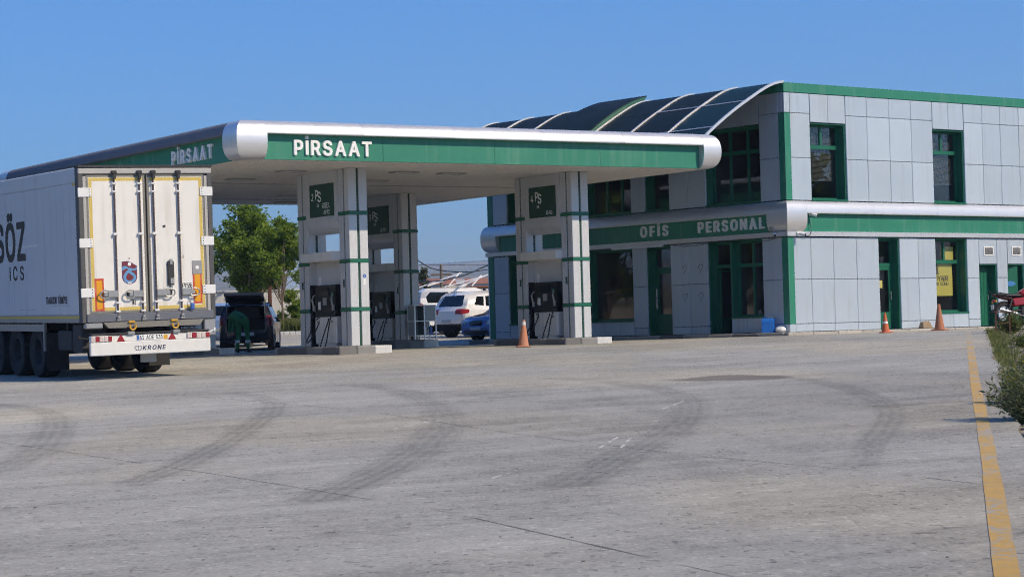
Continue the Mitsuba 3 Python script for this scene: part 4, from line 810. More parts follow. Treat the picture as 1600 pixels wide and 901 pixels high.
# ---------------------------------------------------------------- cars
def rounded(pts, r):
    p = Polygon(pts).buffer(0); return p.buffer(-r).buffer(r, 6).buffer(r*.8, 6).buffer(-r*.8, 6)
def car(key, label, F, L, W, H, prof, belt, tumble, wr, axles, paint, glass_side, rear_win, front_win, tail=None, head=None, trims=(), group=None, cut=None, plate_rear=None, plate_front=None):
    """x runs from the rear (0) to the nose (L); y to the car's left; prof is the side outline"""
    t = thing(key, label, 'car', group)
    def shell(g):
        a = prism(rounded(prof, .05).buffer(g), 'y', -W/2-1, W/2+1)
        fr = Polygon([(-W/2+.05, .0), (-W/2, .35), (-W/2, belt-.1), (-W/2+.03, belt), (-W/2+tumble, H), (-W/2+tumble+.02, H+.3), (W/2-tumble-.02, H+.3), (W/2-tumble, H), (W/2-.03, belt), (W/2, belt-.1), (W/2, .35), (W/2-.05, .0)]).buffer(-.06).buffer(.06+g, 5)
        b = prism(fr, 'x', -1, L+1)
        c = prism(Polygon([(0, -W/2), (L, -W/2), (L, W/2), (0, W/2)]).buffer(-.32).buffer(.32+g, 8), 'z', -1, H+1)
        c2 = prism(Polygon([(-.1, -W/2+.12), (.9, -W/2-.1), (L-.9, -W/2-.1), (L+.1, -W/2+.16), (L+.1, W/2-.16), (L-.9, W/2+.1), (.9, W/2+.1), (-.1, W/2-.12)]).buffer(g), 'z', -1, H+1)
        return a ^ b ^ c ^ c2
    body = shell(0)
    for ax in axles:
        for s in (-1, 1):
            w = m3.Manifold.cylinder(.36, wr*1.14, circular_segments=32).rotate([90, 0, 0]).translate([ax, s*W/2+.18, wr])
            body = body-w
    outer = shell(.006)
    if cut is not None: body = body-cut
    put(t+'__body', body, paint, F, smooth=28)
    for g in glass_side:
        q = prism(Polygon(g).buffer(-.03).buffer(.03, 4), 'y', -W, W); pz = outer ^ q
        [put(t+'__side_window', pz ^ mbox(-1, L+1, min(s*.4, s*3), max(s*.4, s*3), 0, H+1), 'm_glass_dark', F, smooth=28) for s in (-1, 1)]
    if rear_win: put(t+'__rear_window', outer ^ prism(Polygon(rear_win[0]).buffer(-.05).buffer(.05, 4), 'x', -.5, rear_win[1]), 'm_glass_dark', F, smooth=28)
    if front_win: put(t+'__windscreen', outer ^ prism(Polygon(front_win[0]).buffer(-.05).buffer(.05, 4), 'x', front_win[1], L), 'm_glass_dark', F, smooth=28)
    for nm, poly, axis, a0, a1, mt in trims:
        q = prism(Polygon(poly).buffer(-.012).buffer(.012, 4), axis, a0, a1); r = shell(.010) ^ q
        if not r.is_empty(): put(t+nm, r, mt, F, smooth=28)
    for ax in axles:
        for s in (-1, 1):
            M = frame(np.array([ax, s*(W/2-.115), wr]), [1, 0, 0], [0, 1, 0], Z) @ trimesh.transformations.rotation_matrix(math.pi/2*s*-1, [1, 0, 0])
            kw = put(t+'__wheel', lathe(tyre_profile(wr, .22), 40), 'm_rubber', F @ M, smooth=35)
            R5 = wr*.62; sp = [lathe([(R5, .085), (R5*.92, .10), (R5*.9, .05), (R5*.86, -.05), (R5, -.08), (R5, .085)], 32)]
            for i in range(5):
                a = i*2*math.pi/5
                b = cb(.02, R5*.92, -.045, .045, .05, .085, .01); b.apply_transform(trimesh.transformations.rotation_matrix(a, Z)); sp.append(b)
            sp.append(trimesh.creation.cylinder(.06, .09, sections=14).apply_translation([0, 0, .045]))
            put(kw+'__rim', sp, 'm_rim', F @ M, smooth=30); put(kw+'__hub_back', trimesh.creation.cylinder(R5*.85, .04, sections=20), 'm_black', F @ M)
    for pr_, x0, sgn in ((plate_rear, -.012, -1), (plate_front, L-.01, 1)):
        if pr_: put(t+'__number_plate', cb(x0, x0+.022, -.26, .26, pr_-.055, pr_+.055, .004), 'm_plate', F)
    return t
pr('m_lens_dark', (.16, .008, .012), .12)
pr('m_rim', (.55, .55, .56), .3, .7); pr('m_plate', (.42, .44, .44), .4)
pr('m_car_white', (.74, .74, .73), .16, clearcoat=.8); pr('m_car_black', (.012, .012, .014), .12, clearcoat=.8); pr('m_car_blue', (.10, .16, .33), .22, .35, clearcoat=.8); pr('m_car_sky', (.30, .42, .62), .25, .2, clearcoat=.6)
pr('m_head', (.55, .58, .6), .1)
def at_px(px, py, depth):
    d = _r*(px-800)/FOCAL-_u*(py-450.5)/FOCAL+_f; return EYE+d*depth/d[1]
# white off-roader, heading right
def place(px, depth, rot):
    p = at_px(px, 510, depth); return local(p[0], p[1], rot)
Fs = place(655, 91, 24)
suv = [(.03, .55), (.0, .75), (.05, 1.15), (.18, 1.72), (.45, 1.86), (1.6, 1.90), (2.6, 1.86), (3.2, 1.62), (3.62, 1.26), (4.6, 1.14), (4.78, .95), (4.80, .45), (4.5, .30), (.3, .32)]
Fs = Fs @ frame(np.array([0, .95, .05]), [1, 0, 0], [0, 1, 0], Z)
car('parked_car', 'white off-road car, the tallest of the parked cars between the pylons', Fs, 4.8, 1.9, 1.9, suv, 1.18, .14, .39, (1.12, 3.85), 'm_car_white',
    [[(.42, 1.26), (1.32, 1.24), (1.38, 1.70), (.55, 1.70), (.36, 1.5)], [(1.46, 1.24), (2.25, 1.24), (2.25, 1.70), (1.46, 1.70)], [(2.33, 1.24), (3.2, 1.25), (2.75, 1.68), (2.33, 1.70)]],
    ([(-.68, 1.25), (.68, 1.25), (.6, 1.72), (-.6, 1.72)], .45), ([(-.75, 1.25), (.75, 1.25), (.64, 1.72), (-.64, 1.72)], 2.6),
    trims=[('__tail_lamp', [(-.05, .98), (.26, .98), (.20, 1.24), (-.05, 1.24)], 'y', -1.2, -.66, 'm_lens_red'), ('__tail_lamp', [(-.05, .98), (.26, .98), (.20, 1.24), (-.05, 1.24)], 'y', .66, 1.2, 'm_lens_red'),
           ('__bumper', [(-.05, .45), (.5, .45), (.5, .6), (-.05, .72)], 'y', -1.2, 1.2, 'm_car_white'), ('__roof_rail', [(.7, 1.86), (2.6, 1.86), (2.6, 1.93), (.7, 1.93)], 'y', -.82, -.72, 'm_steel')], group=None, plate_rear=.9)
Fx = place(722, 85, 40) @ np.diag([1.07, 1.07, 1.07, 1]) @ frame(np.array([0, .9, .02]), [1, 0, 0], [0, 1, 0], Z)
cro = [(.04, .45), (.0, .62), (.03, .95), (.20, 1.12), (.42, 1.50), (.62, 1.62), (1.5, 1.68), (2.3, 1.62), (3.0, 1.25), (3.35, 1.08), (4.2, .92), (4.38, .72), (4.40, .35), (4.1, .24), (.3, .26)]
car('parked_car', 'white crossover with oval red tail lamp parked in front of the off-roader', Fx, 4.4, 1.82, 1.68, cro, 1.08, .15, .35, (.85, 3.45), 'm_car_white',
    [[(.62, 1.16), (1.05, 1.13), (1.10, 1.46), (.78, 1.46)], [(1.15, 1.12), (1.95, 1.11), (1.95, 1.50), (1.18, 1.48)], [(2.02, 1.11), (2.92, 1.11), (2.45, 1.46), (2.02, 1.50)]],
    ([(-.70, 1.12), (.70, 1.12), (.55, 1.52), (-.55, 1.52)], .6), ([(-.72, 1.12), (.72, 1.12), (.58, 1.52), (-.58, 1.52)], 2.3),
    trims=[('__tail_lamp', [(-.05, .86), (.06, .83), (.34, .88), (.36, 1.0), (.1, 1.03), (-.05, 1.0)], 'y', -1.2, -.50, 'm_lens_red'), ('__tail_lamp', [(-.05, .86), (.06, .83), (.34, .88), (.36, 1.0), (.1, 1.03), (-.05, 1.0)], 'y', .50, 1.2, 'm_lens_red'),
           ('__bumper', [(-.05, .22), (.6, .22), (.55, .48), (-.05, .50)], 'y', -1.2, 1.2, 'm_black'), ('__roof_rail', [(.7, 1.62), (2.2, 1.60), (2.2, 1.71), (.7, 1.72)], 'y', -.80, -.72, 'm_steel')], plate_rear=.60)
# blue saloon facing left
Fd = place(759, 80, 226) @ frame(np.array([-4.5, -.55, 0]), [1, 0, 0], [0, 1, 0], Z)
sed = [(.03, .42), (.0, .6), (.06, .95), (.8, 1.02), (1.3, 1.36), (1.9, 1.45), (2.5, 1.42), (3.2, 1.02), (4.1, .86), (4.42, .70), (4.5, .5), (4.46, .28), (4.2, .2), (.3, .22)]
car('parked_car', 'blue saloon car with oval dark grille facing the pumps beside the office corner', Fd, 4.5, 1.76, 1.45, sed, .98, .16, .32, (.85, 3.6), 'm_car_blue',
    [[(1.15, 1.02), (2.05, 1.0), (2.05, 1.32), (1.5, 1.30)], [(2.12, 1.0), (2.95, 1.0), (2.45, 1.30), (2.12, 1.32)]],
    ([(-.62, 1.02), (.62, 1.02), (.52, 1.34), (-.52, 1.34)], 1.3), ([(-.68, 1.02), (.68, 1.02), (.55, 1.36), (-.55, 1.36)], 2.4),
    trims=[('__grille', [(-.30, .56), (.30, .56), (.34, .68), (.22, .76), (-.22, .76), (-.34, .68)], 'x', 4.2, 4.6, 'm_black'), ('__headlamp', [(-.82, .60), (-.46, .58), (-.44, .74), (-.78, .80)], 'x', 3.9, 4.6, 'm_head'), ('__headlamp', [(.82, .60), (.46, .58), (.44, .74), (.78, .80)], 'x', 3.9, 4.6, 'm_head'),
           ('__air_intake', [(-.6, .26), (.6, .26), (.58, .38), (-.58, .38)], 'x', 4.2, 4.6, 'm_black')], plate_front=.45)
# dark hatchback with raised tailgate
Fh = place(384, 71, 92.5)
Fh = Fh @ frame(np.array([0, 0, 0]), [1, 0, 0], [0, 1, 0], Z)
hat = [(.05, .40), (.0, .55), (.03, .95), (.12, 1.08), (.34, 1.44), (.6, 1.52), (1.6, 1.56), (2.3, 1.48), (2.95, 1.1), (3.9, .94), (4.15, .72), (4.18, .35), (3.9, .24), (.3, .26)]
opening = mbox(-.2, 1.1, -.60, .60, .66, 1.42) - mbox(-.3, .06, -.7, .7, .3, .66)
t = car('parked_car', 'dark hatchback with its tailgate raised behind the bending attendant', Fh, 4.18, 1.76, 1.56, hat, 1.02, .23, .33, (.72, 3.3), 'm_car_black',
    [[(.55, 1.10), (1.05, 1.08), (1.1, 1.40), (.75, 1.42)], [(1.15, 1.08), (1.95, 1.08), (1.95, 1.42), (1.18, 1.42)], [(2.02, 1.08), (2.85, 1.08), (2.4, 1.38), (2.02, 1.42)]], None,
    ([(-.7, 1.08), (.7, 1.08), (.58, 1.46), (-.58, 1.46)], 2.2), cut=opening,
    trims=[('__tail_lamp', [(-.05, .80), (.30, .82), (.36, 1.12), (.10, 1.12), (-.02, .98)], 'y', -1.2, -.66, 'm_lens_dark'), ('__tail_lamp', [(-.05, .80), (.30, .82), (.36, 1.12), (.10, 1.12), (-.02, .98)], 'y', .66, 1.2, 'm_lens_dark')], plate_rear=None)
tg = prism(Polygon([(-.02, -.52), (.5, -.60), (.86, -.62), (.86, .62), (.5, .60), (-.02, .52)]), 'z', -.02, .03); tg2 = cb(.85, 1.10, -.60, .60, -.10, .03, .04)
M = frame(np.array([.42, 0, 1.50]), [-math.cos(.30), 0, math.sin(.30)], [0, -1, 0], [math.sin(.30), 0, math.cos(.30)])
put(t+'__tailgate', [tg, tg2, cb(.3, 1.08, -.62, -.54, -.05, .035, .02), cb(.3, 1.08, .54, .62, -.05, .035, .02)], 'm_car_black', Fh @ M); put(t+'__tailgate_window', bx(.08, .62, -.48, .48, -.03, -.021), 'm_glass_dark', Fh @ M)
put(t+'__tailgate_trim', bx(.70, .76, -.45, .45, -.03, -.021), 'm_steel', Fh @ M)
for s in (-1, 1): put(t+'__gas_strut', bar([.25, s*.60, 1.05], [-.02, s*.60, 1.70], .012), 'm_steel', Fh)
put(t+'__boot_lining', [bx(.08, 1.08, -.59, .59, .655, .67)], 'm_rubber', Fh); put(t+'__rear_seat', cb(.95, 1.08, -.56, .56, .67, 1.10, .04), 'm_rubber', Fh)
put(t+'__number_plate', cb(-.02, .0, -.26, .26, .49, .60, .004), 'm_plate', Fh); put(t+'__exhaust', bar([-.03, -.5, .28], [.2, -.5, .28], .03), 'm_steel', Fh)
Fb = place(345, 76, 80)
car('parked_car', 'pale blue car ahead of the dark hatchback, mostly hidden at the edge of the trailer', Fb, 4.1, 1.74, 1.5, hat, 1.05, .15, .33, (.72, 3.3), 'm_car_sky',
    [[(.55, 1.10), (1.05, 1.08), (1.1, 1.40), (.75, 1.42)], [(1.15, 1.08), (1.95, 1.08), (1.95, 1.42), (1.18, 1.42)], [(2.02, 1.08), (2.85, 1.08), (2.4, 1.38), (2.02, 1.42)]],
    ([(-.66, 1.10), (.66, 1.10), (.55, 1.44), (-.55, 1.44)], .5), ([(-.7, 1.08), (.7, 1.08), (.58, 1.46), (-.58, 1.46)], 2.2),
    trims=[('__tail_lamp', [(-.05, .80), (.30, .82), (.36, 1.12), (-.02, 1.12)], 'y', s*.66, s*1.2, 'm_lens_red') if s > 0 else ('__tail_lamp', [(-.05, .80), (.30, .82), (.36, 1.12), (-.02, 1.12)], 'y', -1.2, -.66, 'm_lens_red') for s in (-1, 1)], plate_rear=.62)
# ---------------------------------------------------------------- the attendant bending at the boot
def capsule(a, b, ra, rb):
    s = lambda p, r: m3.Manifold.sphere(r, 16).translate([float(x) for x in p]); return m3.Manifold.batch_hull([s(a, ra), s(b, rb)])
def limb(pts): 
    out = None
    for (a, ra), (b, rb) in zip(pts[:-1], pts[1:]):
        c = capsule(a, b, ra, rb); out = c if out is None else out+c
    return out
def fig(m, n=.03, it=12):
    t = tm(m.refine_to_length(n)); trimesh.smoothing.filter_taubin(t, iterations=it); return t
pr('m_overall', worn((.018, .16, .055), .25, 6, (.02, .08, .03), .3), .8); pr('m_skin', (.36, .20, .13), .55); pr('m_hair', (.012, .010, .009), .6); pr('m_reflect', (.72, .74, .74), .35); pr('m_shoe', (.02, .02, .02), .6)
pe = thing('person', 'person in green overalls with silver leg bands bending into the open boot', 'person')
pp = at_px(380, 551, 67.0); FP = local(pp[0], pp[1], 82)      # x away from the camera, y to the left
# hips at .93, torso bent forward and to the left
hipR, hipL = (.0, -.11, .92), (.0, .11, .92)
leg = lambda s: limb([((.0, s*.105, .90), .105), ((.05, s*.14, .50), .068), ((-.04, s*.165, .13), .052)])
body = leg(-1)+leg(1)+limb([((.0, -.06, .94), .145), ((.12, .10, 1.05), .155), ((.25, .27, 1.10), .165), ((.32, .38, 1.08), .12)])+limb([((.0, .06, .94), .145), ((.14, .12, 1.06), .15)])
armR = limb([((.30, .30, 1.08), .075), ((.34, .36, .84), .055), ((.30, .40, .66), .046)]); armL = limb([((.36, .46, 1.04), .07), ((.46, .52, .82), .05), ((.40, .52, .62), .043)])
put(pe+'__overalls', fig(body+armR+armL), 'm_overall', FP, smooth=True)
for s in (-1, 1):
    c0, c1 = np.array([-.02, s*.158, .30]), np.array([-.03, s*.162, .37]); put(pe+'__reflective_band', trimesh.creation.cylinder(.074, segment=[c0, c1], sections=18), 'm_reflect', FP, smooth=40)
    put(pe+'__shoe', fig(limb([((-.05, s*.165, .06), .055), ((.07, s*.175, .045), .05), ((.14, s*.18, .035), .036)]), .02, 6), 'm_shoe', FP, smooth=True)
def hand(o, d, side):
    o, d = np.array(o), np.array(d)/np.linalg.norm(d); w = np.cross(d, [1, 0, 0]); w /= np.linalg.norm(w); n = np.cross(d, w)
    m = limb([(o, .03), (o+d*.08, .036)]) + limb([(o+d*.07-w*.028, .017), (o+d*.07+w*.028, .017)])
    for i, ln in enumerate((.065, .075, .072, .055)):
        b = o+d*.085+w*(-.03+.02*i); m = m+limb([(b, .010), (b+d*ln*.55+n*.010, .009), (b+d*ln*.85+n*.035, .008)])
    b = o+d*.03+w*.03*side; return m+limb([(b, .012), (b+d*.04+w*.03*side, .010), (b+d*.07+w*.032*side+n*.012, .009)])
head_c = np.array([.42, .46, 1.06])
hd = m3.Manifold.sphere(.1, 24).scale([1.0, .82, 1.18]).rotate([0, 70, 35]).translate(head_c.tolist())
hd = hd+limb([((.33, .38, 1.08), .055), ((.40, .44, 1.07), .055)])+capsule(head_c+[.055, .05, -.085], head_c+[.075, .06, -.10], .014, .010)+capsule(head_c+[0, .085, .0], head_c+[-.02, .095, .0], .02, .015)+capsule(head_c+[.06, -.07, .0], head_c+[.05, -.085, .0], .02, .015)
put(pe+'__skin', fig(hd, .02, 5)+hand0 if False else [fig(hd, .02, 5), fig(hand((.30, .40, .64), (-.03, .04, -1), 1), .012, 4), fig(hand((.40, .52, .60), (-.03, .02, -1), -1), .012, 4)], 'm_skin', FP, smooth=True)
hr = (m3.Manifold.sphere(.109, 24).scale([1.0, .84, 1.16]).rotate([0, 70, 35]).translate((head_c+[-.012, -.010, .018]).tolist())) - mbox(-1, 2, -1, 2, 0, head_c[2]-.03)
put(pe+'__hair', fig(hr, .02, 4), 'm_hair', FP, smooth=True)
put(pe+'__belt', trimesh.creation.cylinder(.152, segment=[(.035, .0, .97), (.05, .015, .99)], sections=18), 'm_shoe', FP)
# ---------------------------------------------------------------- cones, canister, stone
def cone(px, depth, h, label, mt, tilt=0, bands=False, worn_top=False):
    c = thing('traffic_cone', label, 'traffic cone', None); p = at_px(px, 520, depth); F = local(p[0], p[1], rng.uniform(0, 60)) @ trimesh.transformations.rotation_matrix(tilt, [0, 1, 0])
    s = h/.72
    put(c+'__base', cb(-.19*s, .19*s, -.19*s, .19*s, .004, .035, .012), mt, F)
    put(c+'__body', lathe([(.145*s, .035), (.135*s, .06), (.035*s, h), (.022*s, h), (.022*s, h-.02), (.12*s, .05), (.145*s, .035)], 36), mt, F, smooth=40)
    def ring(z0, z1, m):
        r = lambda z: (.135+(.035-.135)*(z-.06)/(h-.06))*s+.003
        put(c+'__band', lathe([(r(z0), z0), (r(z1), z1), (r(z1)-.006, z1), (r(z0)-.006, z0), (r(z0), z0)], 36), m, F, smooth=40)
    if bands: ring(h*.47, h*.58, 'm_reflect'); ring(h*.66, h*.72, 'm_orange_faded')
    if worn_top: ring(h*.80, h*.93, 'm_kerb_light')
pr('m_orange_dirty', worn((.40, .155, .08), .3, 4, (.22, .17, .13), .7), .75)
cone(817.5, 53.6, .66, 'faded orange traffic cone with scuffed tip beside the island of pylon 4', 'm_orange_faded', .03, worn_top=True)
cone(1384, 58.6, .53, 'small orange traffic cone with a silver band in front of the glazed door', 'm_orange', -.02, True)
cone(1468.5, 62.3, .74, 'dirty tall orange traffic cone in front of the banner window', 'm_orange_dirty', -.02)
pr('m_canister', (.02, .17, .58), .35)
FK = FB @ frame(np.array([-.25, .60, 0.]), [.8, .6, 0], [-.6, .8, 0], Z)
cn = thing('water_canister', 'blue plastic canister standing on the walkway at the office corner', 'canister')
bd = prism(Polygon([(-.14, 0), (.14, 0), (.14, .33), (.10, .39), (-.10, .39), (-.14, .33)]), 'y', -.17, .17); put(cn+'__body', tm(bd), 'm_canister', FK)
put(cn+'__rib', [cb(-.147, .147, -.177, .177, z, z+.025, .01) for z in (.07, .17, .27)], 'm_canister', FK)
put(cn+'__cap', bar([.05, -.09, .385], [.05, -.09, .43], .035, 16), 'm_white_plain', FK); put(cn+'__handle', tube(curve([(-.0, .0, .385), (-.0, .02, .43), (-.0, .10, .43), (0, .13, .385)], 12), .014), 'm_canister', FK)
bg = thing('plastic_bag', 'crumpled white bag lying beside the blue canister', 'bag'); s = trimesh.creation.icosphere(3, .16); s.vertices *= (1+.5*(meshkit.fbm(s.vertices*9+3, 3, 1)-.5))[:, None]; s.vertices[:, 2] = s.vertices[:, 2]*.6+.07
put(bg+'__film', s, 'm_white_plain', FB @ frame(np.array([-.15, .22, 0.]), [1, 0, 0], [0, 1, 0], Z), smooth=40)
rk = thing('stone_block', 'brown broken stone lying on the walkway right of the glazed door', 'stone'); s = trimesh.convex.convex_hull(np.array([(-.2, -.1, -.09), (.2, -.12, -.09), (.22, .1, -.09), (-.18, .12, -.09), (-.17, -.06, .10), (.06, -.09, .12), (.17, .0, .03), (.1, .1, .08), (-.12, .1, .07)]))
pr('m_rock', worn((.30, .22, .14), .4, 6), .9); put(rk+'__rock', s, 'm_rock', FB @ frame(np.array([4.9*k, -.3, .09]), [1, 0, 0], [0, 1, 0], Z))
# toys and bottles behind the entry window
for i, (t_, mt, h) in enumerate(((1.1, 'm_hook', .22), (1.32, 'm_white_plain', .16), (1.55, 'm_grey', .2))):
    ty = thing('window_ornament', ('yellow ornament standing inside the office window', 'white ornament standing inside the office window', 'grey ornament standing inside the office window')[i], 'ornament')
    put(ty+'__body', lathe([(.0, 0), (.07, .01), (.08, h*.4), (.045, h*.6), (.055, h*.8), (.0, h)], 16), mt, FB @ frame(np.array([.55, t_*k, .42*k]), [1, 0, 0], [0, 1, 0], Z), smooth=40)
    put(ty+'__stand', trimesh.creation.cylinder(.085, .02, sections=16), 'm_black', FB @ frame(np.array([.55, t_*k, .42*k]), [1, 0, 0], [0, 1, 0], Z))
# ---------------------------------------------------------------- red motorcycle at the right
mo = thing('motorcycle', 'red motorcycle parked on stones by the washroom doors', 'motorcycle')
pm = at_px(1571, 510, 62.5); FM = frame(np.array([pm[0], pm[1], 1.50]), *uv(math.radians(12)), Z)
FM = FM @ trimesh.transformations.rotation_matrix(math.radians(-7), [1, 0, 0])
pr('m_moto_dark', (.05, .008, .01), .3)
pr('m_moto_red', (.34, .012, .018), .2, clearcoat=.8); pr('m_chrome', (.62, .62, .62), .2, .9)
for x in (.0, 1.26):
    M = frame(np.array([x, 0, .30]), [1, 0, 0], [0, 1, 0], Z) @ trimesh.transformations.rotation_matrix(math.pi/2, [1, 0, 0])
    w_ = put(mo+'__wheel', trimesh.creation.torus(.255, .05, major_sections=36, minor_sections=10), 'm_rubber', FM @ M, smooth=True)
    put(w_+'__rim', [trimesh.creation.torus(.215, .018, major_sections=32, minor_sections=8)]+[bar([.03*math.cos(a), .03*math.sin(a), 0], [.21*math.cos(a), .21*math.sin(a), 0], .012, 6) for a in np.arange(5)*2*math.pi/5]+[trimesh.creation.cylinder(.06, .10, sections=14)], 'm_chrome', FM @ M)
put(mo+'__frame', [tube([(.0, s*.09, .30), (.35, s*.09, .38), (.5, s*.1, .36)], .022) for s in (-1, 1)]+[tube([(.45, 0, .35), (.9, 0, .4), (1.0, 0, .85)], .025), tube([(1.0, 0, .85), (.5, 0, .72), (-.15, 0, .76)], .022)], 'm_black', FM)
put(mo+'__shock', [tube([(.08, s*.11, .36), (.22, s*.11, .70)], .03) for s in (-1, 1)], 'm_chassis', FM)
put(mo+'__engine', [cb(.45, .85, -.14, .14, .24, .48, .05), cb(.62, .82, -.10, .10, .46, .64, .03)]+[cb(.60, .84, -.12, .12, z, z+.012, .003) for z in (.5, .535, .57, .605)], 'm_chassis', FM)
put(mo+'__engine_cover', [trimesh.creation.cylinder(.10, .31, sections=20).apply_transform(frame(np.array([.56, 0, .34]), [1, 0, 0], [0, 0, 1], [0, -1, 0]))], 'm_chassis', FM)
put(mo+'__exhaust', [tube(curve([(.82, -.12, .5), (.92, -.14, .32), (.7, -.16, .22), (.35, -.18, .26)], 16), .022), tube([(.35, -.18, .26), (.30, -.18, .27), (-.22, -.2, .40)], [.03, .045, .045], 12)], 'm_chrome', FM, smooth=40)
tank = m3.Manifold.batch_hull([m3.Manifold.sphere(.10, 20).translate(list(p)) for p in ((.55, .07, .84), (.55, -.07, .84), (.86, .10, .86), (.86, -.10, .86), (.70, 0, .93), (.9, 0, .84))]); put(mo+'__tank', tank, 'm_moto_red', FM, smooth=40)
seat = m3.Manifold.batch_hull([m3.Manifold.sphere(r, 16).translate(list(p)) for p, r in (((.5, .08, .79), .05), ((.5, -.08, .79), .05), ((.1, .09, .80), .05), ((.1, -.09, .80), .05), ((-.2, .06, .84), .04), ((-.2, -.06, .84), .04))]); put(mo+'__seat', seat, 'm_black', FM, smooth=40)
put(mo+'__tail', m3.Manifold.batch_hull([m3.Manifold.sphere(r, 12).translate(list(p)) for p, r in (((.2, .09, .70), .04), ((.2, -.09, .70), .04), ((-.30, .03, .82), .03), ((-.30, -.03, .82), .03))]), 'm_moto_dark', FM, smooth=40)
put(mo+'__side_cover', [m3.Manifold.batch_hull([m3.Manifold.sphere(.03, 10).translate([x, s*.12, z]) for x, z in ((.28, .52), (.55, .55), (.55, .70), (.25, .68))]) for s in (-1, 1)], 'm_moto_red', FM, smooth=40)
put(mo+'__tail_lamp', cb(-.33, -.27, -.06, .06, .62, .70, .02), 'm_lens_red', FM); put(mo+'__indicator', [cb(-.30, -.25, s*.12-.03, s*.12+.03, .61, .67, .015) for s in (-1, 1)], 'm_hook', FM)
put(mo+'__rear_mudguard', tube([(.0+.32*math.cos(a), 0, .30+.32*math.sin(a)) for a in np.linspace(.9, 3.0, 12)], .04, 6), 'm_black', FM); put(mo+'__plate_holder', cb(-.36, -.34, -.08, .08, .42, .56, .005), 'm_plate', FM)
put(mo+'__rack', tube(curve([(.05, .12, .84), (-.3, .12, .9), (-.38, 0, .92), (-.3, -.12, .9), (.05, -.12, .84)], 20), .011), 'm_black', FM)
put(mo+'__fork', [tube([(1.26, s*.09, .30), (1.02, s*.09, .92)], .026) for s in (-1, 1)], 'm_chrome', FM); put(mo+'__front_mudguard', tube([(1.26+.32*math.cos(a), 0, .30+.32*math.sin(a)) for a in np.linspace(.5, 2.6, 12)], .045, 6), 'm_moto_red', FM)
put(mo+'__handlebar', tube(curve([(.78, .36, 1.02), (.92, .22, 1.06), (1.0, .0, 1.0), (.92, -.22, 1.06), (.78, -.36, 1.02)], 20), .013), 'm_chrome', FM); put(mo+'__grip', [tube([(.80, s*.34, 1.025), (.72, s*.42, 1.0)], .02) for s in (-1, 1)], 'm_black', FM)
hl = lathe([(.0, -.07), (.07, -.04), (.09, .03), (.0, .035)], 18); put(mo+'__headlamp', hl, 'm_chrome', FM @ frame(np.array([1.12, 0, .95]), [0, 1, 0], [0, 0, 1], [1, 0, 0]), smooth=40)
put(mo+'__mirror', [tube([(.86, s*.28, 1.05), (.84, s*.34, 1.20)], .007)+cb(.82, .84, s*.34-.05, s*.34+.05, 1.18, 1.25, .008) for s in (-1, 1)], 'm_black', FM)
put(mo+'__stand', bar([.45, .1, .3], [.42, .28, .0], .014), 'm_chrome', FM)
for i, (x, y, s, lb) in enumerate(((1.05, -.35, (.36, .20, .26), 'large pale stone block below the motorcycle engine'), (.55, -.55, (.22, .16, .14), 'small pale stone block in front of the motorcycle'))):
    st = thing('stone_block', lb, 'stone'); q = cb(-s[0], s[0], -s[1], s[1], -.2, s[2], .04); put(st+'__rock', q, 'm_stone_pale', frame(np.array([pm[0]+x, pm[1]+y-.3, 1.30]), *uv(.3+i), Z))
pr('m_stone_pale', worn((.36, .31, .22), .4, 4), .9)
fr = thing('rusty_frame', 'rusty thin metal frame standing in the weeds in front of the motorcycle', 'metal frame'); pr('m_rust', worn((.10, .045, .028), .4, 8), .85)
pq = at_px(1570, 525, 52); FR = local(pq[0], pq[1], 10)
put(fr+'__post', [bx(-.22, -.19, 0, .03, 0, .46), bx(.14, .17, .05, .08, 0, .48)], 'm_rust', FR); put(fr+'__plate', bx(-.25, .30, -.02, .30, .485, .505), 'm_rust', FR); put(fr+'__rail', bx(-.19, .14, .02, .045, .22, .24), 'm_rust', FR)
# ---------------------------------------------------------------- vegetation
def leaf_bsdf(key, c, t):
    mat(key, {'type': 'principledthin', 'base_color': rgb(c), 'roughness': .5, 'diff_trans': t, 'spec_trans': 0., 'eta': 1.35}, two=False)
def leafcol(a, b):
    def fn(p, n, uv_): return mix(a, b, dr.clip(cell_rand(p.x*5.1, p.y*5.1, p.z*5.1)*.7+.5*(noise(p.x*1.5, p.y*1.5, p.z*1.5)-.2), 0, 1))
    return mikit.proc(fn)
leaf_bsdf('m_leaf', leafcol([.10, .17, .022], [.32, .42, .075]), 1.0)
leaf_bsdf('m_leaf_olive', leafcol([.07, .085, .045], [.12, .14, .075]), .6)
leaf_bsdf('m_weed', leafcol([.08, .12, .035], [.21, .225, .085]), .7)
leaf_bsdf('m_grass', leafcol([.10, .14, .03], [.25, .25, .10]), .8)
leaf_bsdf('m_petal', (.62, .47, .03), .5)
pr('m_bark', worn((.16, .125, .09), .4, 6), .9)
def leaves(cent, size, g, up=.3, long=1.7):
    """two-triangle folded leaves at the given points"""
    n = len(cent); d = g.normal(size=(n, 3)); d[:, 2] = d[:, 2]*.7+up*.3; d /= np.linalg.norm(d, axis=1)[:, None]
    w = np.cross(d, g.normal(size=(n, 3))); w /= np.linalg.norm(w, axis=1)[:, None]; nr = np.cross(d, w)
    s = (size*(.6+.8*g.random(n)))[:, None]
    a, b = cent, cent+d*s*long; l, r = cent+d*s*long*.45+w*s*.42+nr*s*.12, cent+d*s*long*.45-w*s*.42+nr*s*.12
    v = np.stack([a, l, b, r], 1).reshape(-1, 3); i = np.arange(n)*4
    return trimesh.Trimesh(v, np.vstack([np.stack([i, i+1, i+2], 1), np.stack([i, i+2, i+3], 1)]), process=False)
